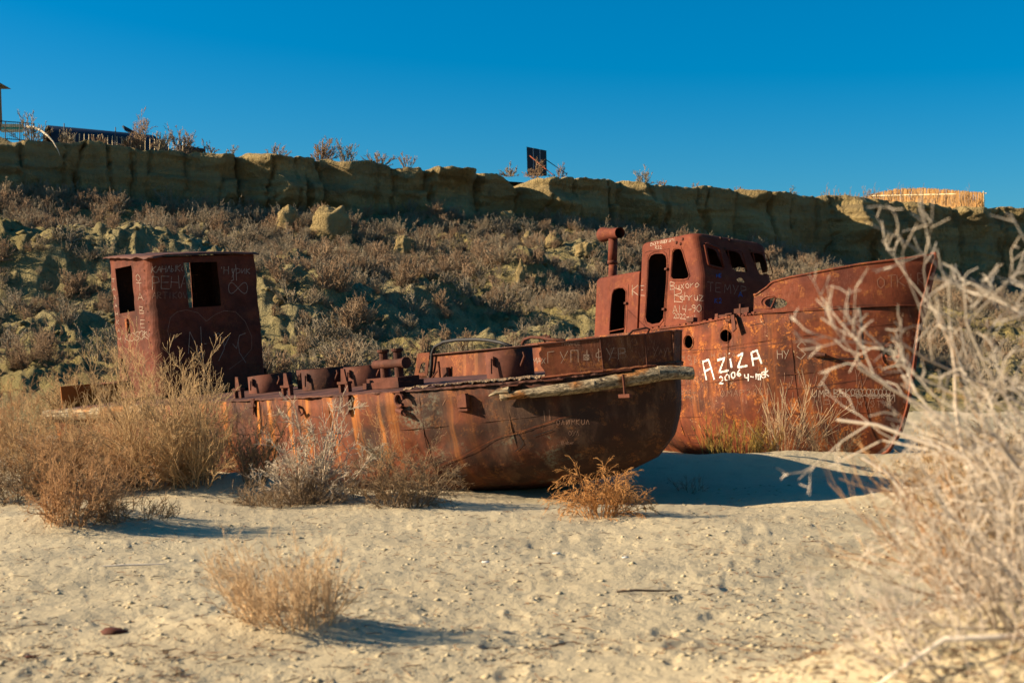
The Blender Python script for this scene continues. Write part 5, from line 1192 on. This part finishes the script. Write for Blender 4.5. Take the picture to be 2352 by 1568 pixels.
fg(2.55, 5.9, 1.0, 'white', 'grey white shrub on the far side of the foreground mound', seed=64, stems=13, spread=42, base=.3, lev=BR[:2], wig=.2, up=.02, r0=.01, rmin=.0018, K=7)
fg(2.1, 4.75, .3, 'orange', 'short rusty brown twigs at the foot of the white branches', seed=65, stems=26, spread=66, base=.4, lev=BR[:1], wig=.16, up=.0, r0=.003, rmin=.0011)
b = MB(); z = gz(1.75, 5.0)
b.tube([(1.25, 5.0, gz(1.25, 5.0) + .05), (1.5, 4.95, z + .03), (1.8, 4.95, z + .04), (2.1, 5.0, z + .02)], [.006, .011, .013, .006], 7); tag(b.obj('fallen_branch', M_TW['white'], None, True), 'bleached fallen branch lying across the foreground mound', 'branch')
# ------------------------------------------------------------------ shrubs of the slope
rng = np.random.default_rng(5)
LITE = ((6, .15, 1, 26, (.3, .5)), (3, .2, 1, 30, (.35, .6)))
VAR = []
for i, (st, sp, mt) in enumerate([(16, 30, 'hill'), (20, 40, 'hill'), (14, 24, 'hill'), (22, 46, 'hillred'), (12, 22, 'hill'), (24, 36, 'hillred')]):
    V, Q, t = bush(seed=100 + i, h=1.0, stems=st, spread=sp, base=.2, lev=LITE, wig=.1, up=.04, r0=.02, rmin=.009, K=4, tipK=3)
    me = bpy.data.meshes.new('slope_shrub'); o = mesh('slope_shrub', V, Q, M_TW[mt], tint=t); VAR.append((o.data, V, Q, t, mt)); bpy.data.objects.remove(o)
cand = []
while len(cand) < 6200:
    n_ = 4000; x = rng.uniform(-36, 44, n_); y = rng.uniform(44, 120, n_); d, q = dq(x, y)
    dens = .5 + .9 * fbm(x / 6, y / 6, 3.3, 2) + .5 * np.exp(-((d - 11) / 8) ** 2)
    for (mx, my, h, sx, sy) in MOUNDS: dens = dens - .38 * np.exp(-(((x - mx) / sx * 1.1) ** 2 + ((y - my) / sy * 1.1) ** 2)) * (h / 2.5)
    dens = dens - .3 * sst(34, 46, d)
    ok = (d > .8) & (d < 48) & (np.abs(x / y) < .42) & (rng.uniform(size=n_) < dens)
    for x_, y_, d_ in zip(x[ok], y[ok], d[ok]):
        big = rng.uniform() < .12
        cand.append((x_, y_, rng.uniform(.8, 1.15) if big else rng.uniform(.3, .75), int(rng.integers(0, 6)), rng.uniform(0, 6.28), d_))
cand = cand[:6200]; cand.sort(key=lambda c: -c[2] / c[1])
Zc = ground_z(np.array([c[0] for c in cand]), np.array([c[1] for c in cand]))
look = ['grey brown', 'rounded grey', 'narrow grey brown', 'rounded reddish', 'thin grey', 'bushy reddish']
LM = [('the square clay block', 762, 552), ('the rounded clay block', 660, 540), ('the small pointed block under the cliff', 1092, 486), ('the cliff notch', 1175, 470), ('the clay cone', 1212, 568), ('the smokestack', 1390, 600), ('the sharp clay pinnacle', 1196, 660), ('the clay stump', 1045, 608),
      ('the half hidden boulder', 926, 588), ('the cabin roof', 420, 570), ('the cabin side wall', 230, 700), ('the left picture edge', 10, 520), ('the left mound crest', 90, 505), ('the cabin right edge', 640, 700), ('the wheelhouse roof', 1620, 530), ('the bent pipe', 1050, 770), ('the bollard', 900, 800), ('the middle of the slope', 900, 690), ('the low mound', 760, 760), ('the long shed', 270, 400), ('the tall bow', 2000, 590), ('the deckhouse wall', 1340, 720), ('the long cliff shadow', 430, 480)]
used = {}
BASE = {}
for k, (x, y, s_, vi, rz, d) in enumerate(cand[:285]):
    z = float(Zc[k]); o = bpy.data.objects.new('slope_shrub', VAR[vi][0]); COL.objects.link(o); o.location = (x, y, z); o.scale = (s_ * 1.1, s_ * 1.1, s_); o.rotation_euler[2] = rz
    BASE.setdefault(vi, o)
    u, v = proj((x, y, z)); nm, lu, lv = min(LM, key=lambda m_: (m_[1] - u) ** 2 + 1.6 * (m_[2] - v) ** 2); r_ = math.hypot(u - lu, v - lv)
    dr = ('right of' if u > lu else 'left of') if abs(u - lu) > 1.3 * abs(v - lv) else ('below' if v > lv else 'above')
    ds = 'just ' if r_ < 60 else '' if r_ < 130 else 'far '
    sz = 'big ' if s_ > 1.02 else 'small ' if s_ < .8 else ''
    tag(o, f'{sz}{look[vi]} dry slope shrub {ds}{dr} {nm}', 'shrub', 'dry shrubs growing on the slope')
rest = cand[285:]
me = bpy.data.meshes.new('slope_vegetation'); me.vertices.add(len(rest)); me.vertices.foreach_set('co', np.array([(c[0], c[1], zz) for c, zz in zip(rest, Zc[285:])], np.float32).ravel())
for nm, typ, vals in (('variant', 'INT', [c[3] for c in rest]), ('size', 'FLOAT', [c[2] for c in rest]), ('turn', 'FLOAT', [c[4] for c in rest])):
    me.attributes.new(nm, typ, 'POINT').data.foreach_set('value', np.array(vals, np.int32 if typ == 'INT' else np.float32))
sv = bpy.data.objects.new('slope_vegetation', me); COL.objects.link(sv); tag(sv, 'mass of small grey brown shrubs covering the slope', kind='stuff')
ng = bpy.data.node_groups.new('scatter', 'GeometryNodeTree'); ng.interface.new_socket('Geometry', in_out='INPUT', socket_type='NodeSocketGeometry'); ng.interface.new_socket('Geometry', in_out='OUTPUT', socket_type='NodeSocketGeometry')
A = lambda t, **k: (lambda nd: [setattr(nd, a_, b_) for a_, b_ in k.items()] and nd or nd)(ng.nodes.new(t))
gi, go, iop, gtI = A('NodeGroupInput'), A('NodeGroupOutput'), A('GeometryNodeInstanceOnPoints'), A('GeometryNodeGeometryToInstance')
for vi in sorted(BASE, reverse=True):
    oi = A('GeometryNodeObjectInfo'); oi.inputs[0].default_value = BASE[vi]; oi.inputs['As Instance'].default_value = False
    tr = A('GeometryNodeTransform'); sc0 = BASE[vi].scale; ng.links.new(oi.outputs['Geometry'], tr.inputs[0])
    g2 = A('GeometryNodeGeometryToInstance'); ng.links.new(tr.outputs[0], g2.inputs[0])
    if vi == max(BASE): jn = A('GeometryNodeJoinGeometry')
    ng.links.new(g2.outputs[0], jn.inputs[0])
def attr(nm, dt): nd = A('GeometryNodeInputNamedAttribute', data_type=dt); nd.inputs[0].default_value = nm; return nd.outputs[0]
ng.links.new(gi.outputs[0], iop.inputs['Points']); ng.links.new(jn.outputs[0], iop.inputs['Instance']); iop.inputs['Pick Instance'].default_value = True
ng.links.new(attr('variant', 'INT'), iop.inputs['Instance Index']); ng.links.new(attr('size', 'FLOAT'), iop.inputs['Scale'])
cx = A('ShaderNodeCombineXYZ'); ng.links.new(attr('turn', 'FLOAT'), cx.inputs[2]); ng.links.new(cx.outputs[0], iop.inputs['Rotation']); ng.links.new(iop.outputs[0], go.inputs[0])
sv.modifiers.new('scatter', 'NODES').node_group = ng
# crumbled clods lying all over the slope
nR = 26000; xr = rng.uniform(-38, 46, nR); yr = rng.uniform(42, 118, nR); dr_, qr = dq(xr, yr); ok = (dr_ > .3) & (dr_ < 50) & (np.abs(xr / yr) < .43) & (rng.uniform(size=nR) < .55 + .8 * fbm(xr / 4, yr / 4, 1.0, 2)); xr, yr = xr[ok], yr[ok]; nR = len(xr)
zr = ground_z(xr, yr); sz = (rng.pareto(2.6, nR).clip(0, 5) * .055 + .045)[:, None, None] * rng.uniform(.6, 1.4, (nR, 6, 1)) * np.array([1.2, 1.2, .8])
Rz = rng.uniform(0, 6.28, nR); ico = np.array([[1, 0, 0], [-1, 0, 0], [0, 1, 0], [0, -1, 0], [0, 0, 1], [0, 0, -1.0]]); fi = np.array([[0, 2, 4], [2, 1, 4], [1, 3, 4], [3, 0, 4], [2, 0, 5], [1, 2, 5], [3, 1, 5], [0, 3, 5]])
V = ico[None] * sz; V = np.stack([V[..., 0] * np.cos(Rz)[:, None] - V[..., 1] * np.sin(Rz)[:, None], V[..., 0] * np.sin(Rz)[:, None] + V[..., 1] * np.cos(Rz)[:, None], V[..., 2]], -1) + np.stack([xr, yr, zr], 1)[:, None]
tag(mesh('slope_rubble', V.reshape(-1, 3), (fi[None] + (np.arange(nR) * 6)[:, None, None]).reshape(-1, 3), M_HILL), 'crumbled clods of clay strewn over the slope', None, kind='stuff')
# ------------------------------------------------------------------ shrubs and structures on the rim
gR = 'dry shrubs on the rim of the cliff'
for i, (u, hpx, sp, st, lab) in enumerate([
    (75, 62, 34, 26, 'bare twiggy shrub on the rim beside the railing'), (300, 34, 44, 36, 'low shrub on the rim in front of the long dark roof'), (330, 75, 26, 22, 'tall shrub with feathery heads above the long dark roof'),
    (375, 48, 36, 26, 'shrub on the rim before the end of the long dark roof'), (425, 62, 30, 26, 'feathery shrub on the rim beside the small canopy'), (484, 30, 22, 10, 'tiny shrub right of the small canopy'),
    (532, 24, 24, 8, 'tiny twig shrub standing alone right of the small canopy'), (646, 36, 50, 16, 'open spreading shrub above the bright cliff edge'), (740, 52, 36, 40, 'densest fan shaped shrub on the rim'), (800, 54, 32, 22, 'shrub right of the densest fan shaped one'),
    (877, 42, 46, 22, 'wide low shrub on the middle of the rim'), (941, 38, 24, 12, 'narrow upright shrub left of the sign board'), (1180, 24, 56, 34, 'low brown shrub in the notch by the sign board'), (1235, 36, 34, 22, 'shrub growing at the foot of the sign board'),
    (1290, 30, 30, 12, 'sparse shrub right of the sign board'), (1487, 34, 34, 26, 'shrub on the rim above the smokestack'), (1530, 16, 50, 16, 'very low shrub on the rim above the wheelhouse'), (1605, 14, 26, 6, 'tiny shrub on the rim above the wheelhouse front'), (150, 30, 44, 30, 'low scrub on the rim before the dark roof gable'), (225, 24, 48, 30, 'low scrub before the middle of the long dark roof'),
    (1705, 16, 34, 8, 'tiny twigs on the rim right of the wheelhouse'), (1830, 20, 40, 10, 'small twigs on the rim left of the reed fence')]):
    p = cliff_top(u, .5); h = hpx / F * p[1]
    V, Q, t = bush(seed=200 + i, h=h, stems=st, spread=sp, base=.25, lev=((6, .25, 1, 24, (.3, .5)), (4, .2, 1, 28, (.3, .6))), wig=.1, up=.05, r0=.022, rmin=.011, K=5, tipK=3)
    o = mesh('rim_shrub', V, Q, M_TW['hillred' if i % 3 else 'hill'], tint=t); o.location = (p[0], p[1], 15.0); tag(o, lab, 'shrub', gR)
M_ROOF = simple('dark_roof', (.022, .022, .03), .5, .3, 2)
M_DKST = simple('dark_steel', (.02, .02, .022), .5, .2, 3)
M_RED = simple('orange_steel', (.42, .09, .03), .6, .2, 3)
M_PANEL = simple('panel_blue', (.008, .016, .03), .4, .2, 3)
M_PALE = simple('panel_frame', (.35, .38, .4), .5, .1, 3)
M_REED = twigm('reed', (.5, .3, .12), (.34, .19, .07))
M_POLE = simple('pale_pole', (.62, .5, .3), .8, .2, 5)
M_TURQ = simple('turquoise_paint', (.03, .3, .34), .6, .2, 3)
M_BRICK = simple('brown_wall', (.22, .12, .06), .9, .3, 3)
def rimp(u, v, back=4.0):
    """point behind the rim at photo pixel, standing back from the edge"""
    q = q_of_u(u); x = CA[0] + .886 * q - CN[0] * back; y = CA[1] + .46 * q - CN[1] * back; x = (u - W0 / 2) / F * y
    return at(u, v, y)
# long dark vaulted roof
bd = tag(empty('long_shed', tuple(rimp(260, 330, 7))), 'long low shed with a dark rounded roof on the rim', 'building')
pL, pR = rimp(118, 330, 7), rimp(420, 332, 7); pL[2] = pR[2] = 14.7
dv = (pR - pL); dv[2] = 0; Ls = np.linalg.norm(dv); dv /= Ls; nv = np.array([-dv[1], dv[0], 0])
o0 = np.array(bd.location)
V = []; n = 18
tl = (at(130, 277, pL[1])[2], at(360, 305, pR[1])[2])
for k, (f, hs) in enumerate([(0, 1), (.02, 1), (.80, 1), (.88, .85), (.95, .5), (1.0, .12)]):
    c = pL + dv * Ls * f; H_ = (tl[0] + (tl[1] - tl[0]) * min(1, f / .85)) - 15.6
    for i in range(n + 1):
        a = math.pi * i / n; V.append(c + nv * (2.2 - 2.2 * math.cos(a)) + np.array([0, 0, .9 + H_ * hs * max(0, math.sin(a)) ** .7 - .9 * (1 - hs)]) - o0)
mesh('roof', V, grid(6, n + 1), M_ROOF, bd, smooth=True)
b = MB(); b.box((pL + pR) / 2 + nv * 2.2 + np.array([0, 0, .35]) - o0, (Ls * .97, 4.0, 1.3), np.stack([dv, nv, [0, 0, 1]], 1)); b.obj('wall', M_DKST, bd)
b = MB(); c = pL + np.array([0, 0, .1]) - o0; b.box(c + nv * 2.2 + dv * .1 + np.array([0, 0, .6]), (.2, 3.6, 1.3), np.stack([dv, nv, [0, 0, 1]], 1)); b.obj('gable_wall', M_BRICK, bd)
b = MB(); p = at(283, 288, pL[1] + 4) - o0; V, Fs = prism([p, p + dv * 1.1 + [0, 0, -.5], p + [.1, 0, -.35]], [p + nv * .5, p + dv * 1.1 + nv * .5 + [0, 0, -.5], p + [.1, .5, -.35]]); b.add(V, Fs); b.obj('roof_flap', M_ROOF, bd)
# canopy
cp = tag(empty('canopy', tuple(rimp(450, 350, 3))), 'small dark flat canopy at the end of the long shed', 'canopy'); o0 = np.array(cp.location)
a0, a1 = rimp(415, 333, 3), rimp(472, 342, 3)
b = MB(); V, Fs = prism([a0, a1, a1 + [0, 0, -.14], a0 + [0, 0, -.3]], [x + nv * 2.4 for x in (a0, a1, a1 + [0, 0, -.14], a0 + [0, 0, -.3])]); b.add(np.array(V) - o0, Fs); b.obj('roof', M_ROOF, cp)
for f, q_ in ((.97, 0), (.97, 2.2), (.4, 2.2), (.4, 0)):
    b = MB(); p = a0 + (a1 - a0) * f + nv * q_; b.box(np.array([p[0], p[1], 15.2]) - o0, (.09, .09, 1.2)); b.obj('post', M_DKST, cp)
# railing and fence posts
rl = tag(empty('railing', tuple(rimp(40, 320, .8))), 'metal railing along the rim beside the bare twiggy shrub', 'railing'); o0 = np.array(rl.location)
ra, rb = rimp(-20, 290, .8), rimp(78, 305, .8)
for f in np.linspace(0, 1, 4): b = MB(); p = ra + (rb - ra) * f; b.tube([np.array([p[0], p[1], 14.8]) - o0, np.array([p[0], p[1], 16.15]) - o0], .035, 5); b.obj('post', M_DKST, rl)
for hz in (16.12, 15.1): b = MB(); b.tube([np.array([*(ra + (rb - ra) * f)[:2], hz]) - o0 for f in (0, 1)], .03, 5); b.obj('rail', M_DKST, rl)
for f in np.linspace(.02, .98, 22): b = MB(); p = ra + (rb - ra) * f; b.tube([np.array([p[0], p[1], 15.1]) - o0, np.array([p[0], p[1], 16.12]) - o0], .012, 3); b.obj('baluster', M_DKST, rl)
for k, (v0, v1, mt, lab) in enumerate([(285, 292, M_POLE, 'upper yellowish bench board behind the railing'), (297, 304, M_POLE, 'lower yellowish bench board behind the railing'), (292, 297, M_TURQ, 'turquoise board between the yellowish ones behind the railing')]):
    b = MB(); p = rimp(28, (v0 + v1) / 2, 3 + .1 * k); b.box(p, (1.3, .06, (v1 - v0) / F * p[1])); tag(b.obj('bench_board', mt), lab, 'board')
pf = tag(empty('wire_fence', tuple(rimp(265, 320, 1.6))), 'row of thin wire fence posts in front of the long shed', 'fence'); o0 = np.array(pf.location)
for i, u in enumerate(list(np.linspace(150, 420, 26)) + [147, 265]):
    b = MB(); p = rimp(u, 330, 1.6); hh = .85 if i < 26 else 1.4; b.tube([np.array([p[0], p[1], 14.85]) - o0, np.array([p[0], p[1], 15.0 + hh]) - o0], .02 if i < 26 else .03, 4); b.obj('post', M_POLE if i < 26 else M_DKST, pf)
b = MB(); b.tube([rimp(60, 291, .9), rimp(78, 293, .5), rimp(95, 300, -.2), rimp(110, 312, -.9), rimp(122, 325, -1.3), rimp(133, 345, -1.6), rimp(138, 358, -1.7)], [.06, .09, .075, .06, .04, .028, .015], 8); tag(b.obj('hanging_branch', simple('bleached_wood', (.55, .44, .3), .8, .15, 6), None, True), 'bleached bent branch hanging over the rim by the railing', 'branch')
# tower at the frame edge
tw = tag(empty('lookout_tower', tuple(rimp(-12, 300, 4))), 'dark lookout tower cut off by the picture edge', 'tower'); o0 = np.array(tw.location)
yT = o0[1]; b = MB()
for du in (-30, 1):
    a_ = at(du, 300, yT) - o0; c_ = at(du * .5 - 3, 205, yT) - o0; b.tube([a_, c_], .13, 6)
b.obj('leg', M_BRICK, tw)
b = MB(); pk = at(-22, 178, yT) - o0; e1 = at(5, 193, yT) - o0; e0 = at(-50, 193, yT) - o0; V, Fs = [pk, e1, e1 + [0, 1.6, 0], e0 + [0, 1.6, 0], e0], [(0, 1, 2), (0, 2, 3), (0, 3, 4), (0, 4, 1), (1, 4, 3, 2)]; b.add(V, Fs); b.obj('roof', M_ROOF, tw)
# sign board / panel
sb = tag(empty('panel_board', tuple(rimp(1233, 400, 1.5))), 'dark board of three tall panels propped on the rim', 'board'); o0 = np.array(sb.location)
Yb = o0[1]
tlp, trp, brp, blp = at(1209, 337, Yb), at(1255, 346, Yb + .5), at(1256, 404, Yb + .5), at(1211, 404, Yb)
for k in range(3):
    f0, f1_ = k / 3 + .01, (k + 1) / 3 - .01; b = MB(); q_ = [tlp + (trp - tlp) * f0, tlp + (trp - tlp) * f1_, blp + (brp - blp) * f1_, blp + (brp - blp) * f0]
    V, Fs = prism([x - o0 for x in q_], [x - o0 + [0.02, .08, 0] for x in q_]); b.add(V, Fs); b.obj('panel', M_PANEL, sb)
for k in (1, 2):
    b = MB(); f = k / 3; b.tube([tlp + (trp - tlp) * f - o0, blp + (brp - blp) * f - o0], .022, 4); b.obj('panel_joint', M_PALE, sb)
b = MB(); b.tube([at(1217, 358, Yb - .2) - o0, at(1270, 402, Yb - 1.2) - o0], .035, 5); b.obj('brace', M_RED, sb)
b = MB(); b.tube([at(1254, 367, Yb + .5) - o0, at(1302, 400, Yb - .5) - o0], .03, 5); b.obj('brace', M_DKST, sb)
# reed fence
rf = tag(empty('reed_fence', tuple(rimp(2130, 460, 1.4))), 'sunlit fence of upright reeds tied to rails on the rim', 'fence'); o0 = np.array(rf.location)
fa, fb = rimp(1985, 462, 20), rimp(2258, 476, 1.4); nr_ = 290
for i in range(nr_):
    f = i / (nr_ - 1); base = fa + (fb - fa) * f; u = 1985 + 273 * f
    tv_ = np.interp(u, [1985, 2010, 2060, 2120, 2180, 2258], [452, 444, 434, 432, 436, 443]) + rj.uniform(-1.5, 2)
    tp = at(u + rj.uniform(-2, 2), tv_, base[1]); V, Q, t = tubes_np(np.array([[base - o0 + [0, rj.uniform(-.03, .03), -.6], tp - o0]]), np.array([[.05, .042]]), 3, np.array([rj.random()]))
    mesh('reed', V, Q, M_REED, rf, tint=t)
for v0, v1, u0 in ((446, 444, 2000), (474, 478, 2050)):
    b = MB(); a_ = at(u0, v0 + (4 if u0 == 2000 else 0), fa[1] + (fb[1] - fa[1]) * (u0 - 1985) / 273 - .08); c_ = at(2266, v1, fb[1] - .08); b.tube([a_ - o0, c_ - o0], .05, 6); b.obj('rail', M_POLE, rf)
b = MB(); p = fb - o0; b.tube([p + [.1, 0, -.8], p + [.05, 0, 1.35]], .05, 6); b.obj('post', M_POLE, rf)
for i in range(34):
    u = 1900 + i * 10.6 + rj.uniform(-4, 4); p = rimp(u, 450, 2.6); h = rj.uniform(.7, 1.5) * (1.25 if u > 2200 else 1)
    if i % 2 and u > 1980: 
        pass
    V, Q, t = bush(seed=300 + i % 5, h=h, stems=5, spread=16, base=.15, lev=((5, .3, 1, 22, (.3, .5)),), wig=.09, up=.05, r0=.018, rmin=.01, K=4, tipK=3)
    o = mesh('bare_sapling', V, Q, M_TW['hillred'], tint=t); o.location = (p[0], p[1], 15.3 if u > 1985 else 14.9); o.rotation_euler[2] = i * 1.3
    nth = ['first', 'second', 'third', 'fourth', 'fifth', 'sixth', 'seventh', 'eighth', 'ninth', 'tenth', 'eleventh', 'twelfth', 'thirteenth', 'fourteenth', 'fifteenth', 'sixteenth', 'seventeenth', 'eighteenth', 'nineteenth', 'twentieth', 'twenty-first', 'twenty-second', 'twenty-third', 'twenty-fourth', 'twenty-fifth', 'twenty-sixth']
    tag(o, f'{nth[i - 8]} bare sapling from the left behind the reed fence' if i > 7 else f'{nth[i]} bare sapling from the left on the rim before the reed fence', 'sapling', 'bare saplings along the reed fence')
# ------------------------------------------------------------------ litter on the sand
rl_ = np.random.default_rng(9); N_ = 20000
Yv = 1 / rl_.uniform(1 / 26, 1 / 4.2, N_); Xv = rl_.uniform(-.42, .42, N_) * Yv
cl = fbm(Xv / 1.2, Yv / 1.2, 5, 2); keep = rl_.uniform(size=N_) < .35 + .7 * cl; Xv, Yv = Xv[keep], Yv[keep]; N_ = len(Xv)
a = rl_.uniform(0, 6.28, N_); L = rl_.uniform(.006, .032, N_) * rl_.choice([1, 1, 1, 2.2], N_); Z = ground_z(Xv, Yv) + .006
P = np.zeros((N_, 3, 3)); dx, dy = np.cos(a) * L, np.sin(a) * L
for k, f in enumerate((-1, 0, 1)): P[:, k] = np.stack([Xv + dx * f + rl_.normal(0, .006, N_), Yv + dy * f + rl_.normal(0, .006, N_), Z + rl_.uniform(-.002, .014, N_)], 1)
V, Q, t = tubes_np(P, np.repeat(rl_.uniform(.0015, .0045, N_)[:, None], 3, 1) * np.array([.6, 1, .5]), 3, rl_.uniform(0, 1, N_))
M_LIT = twigm('litter', (.10, .065, .045), (.36, .2, .1))
tag(mesh('twig_litter', V, Q, M_LIT, tint=t), 'dark and orange twig scraps scattered on the sand', None, kind='stuff')
N_ = 2600; Yv = 1 / rl_.uniform(1 / 26, 1 / 4.2, N_); Xv = rl_.uniform(-.42, .42, N_) * Yv; Z = ground_z(Xv, Yv)
ico = np.array([[1, 0, 0], [-1, 0, 0], [0, 1, 0], [0, -1, 0], [0, 0, 1], [0, 0, -1.0]]); fi = np.array([[0, 2, 4], [2, 1, 4], [1, 3, 4], [3, 0, 4], [2, 0, 5], [1, 2, 5], [3, 1, 5], [0, 3, 5]])
sz = rl_.uniform(.008, .022, (N_, 1, 1)) * rl_.uniform(.6, 1.6, (N_, 6, 1)) * np.array([1.5, 1.1, .7])
V = ico[None] * sz + np.stack([Xv, Yv, Z], 1)[:, None]; Q = (fi[None] + (np.arange(N_) * 6)[:, None, None]).reshape(-1, 3)
tag(mesh('sand_clods', V.reshape(-1, 3), Q, M_SAND), 'small clods of sand scattered over the ground', None, kind='stuff')
for u, v, r, lab in [(262, 1455, 30, 'dark lump of dung lying on the foreground sand'), (1278, 1272, 9, 'white plastic scrap on the sand right of the middle'), (1436, 1282, 8, 'small white scrap on the sand below the drooping shrub'), (1115, 1290, 9, 'white plastic scrap left of the others on the sand'), (70, 1510, 14, 'dark stick end in the near sand')]:
    P = gpt(u, v); s_ = r / F * P[1]; n = 12; th = np.linspace(0, 2 * np.pi, n, endpoint=False); ph = np.linspace(0, np.pi, 8); T, PH = np.meshgrid(th, ph, indexing='ij')
    x, y, z = np.cos(T) * np.sin(PH), np.sin(T) * np.sin(PH), np.cos(PH); nn = 1 + .45 * noise3(x * 2 + u, y * 2, z * 2)
    V = np.stack([x * s_ * nn, y * s_ * .7 * nn, z * s_ * .3 * nn], -1).reshape(-1, 3); wt = 'white' in lab
    o = mesh('plastic_scrap' if wt else 'sand_lump', V, grid(n, 8, True)[:, ::-1], M_WHITE if wt else M_IRON, smooth=False); o.location = (P[0], P[1], gz(P[0], P[1]) + s_ * .15); tag(o, lab, 'litter' if wt else 'lump')
for x, Y, L, a, lab in [(-3.3, 11.5, .5, .1, 'long bleached stick on the sand left of the straw coloured shrub'), (.75, 10.2, .45, .15, 'thin brown stick lying on the open sand'), (-1.0, 18.6, .7, .05, 'pale stick lying in the shade under the bow')]:
    b = MB(); b.tube([(x + L * k * math.cos(a), Y + L * k * math.sin(a), gz(x + L * k, Y) + .012 + .01 * (k * 5 % 2)) for k in (0, .3, .6, 1)], [.006, .009, .008, .004], 6); tag(b.obj('stick', M_TW['white'] if 'brown' not in lab else M_LIT), lab, 'stick')
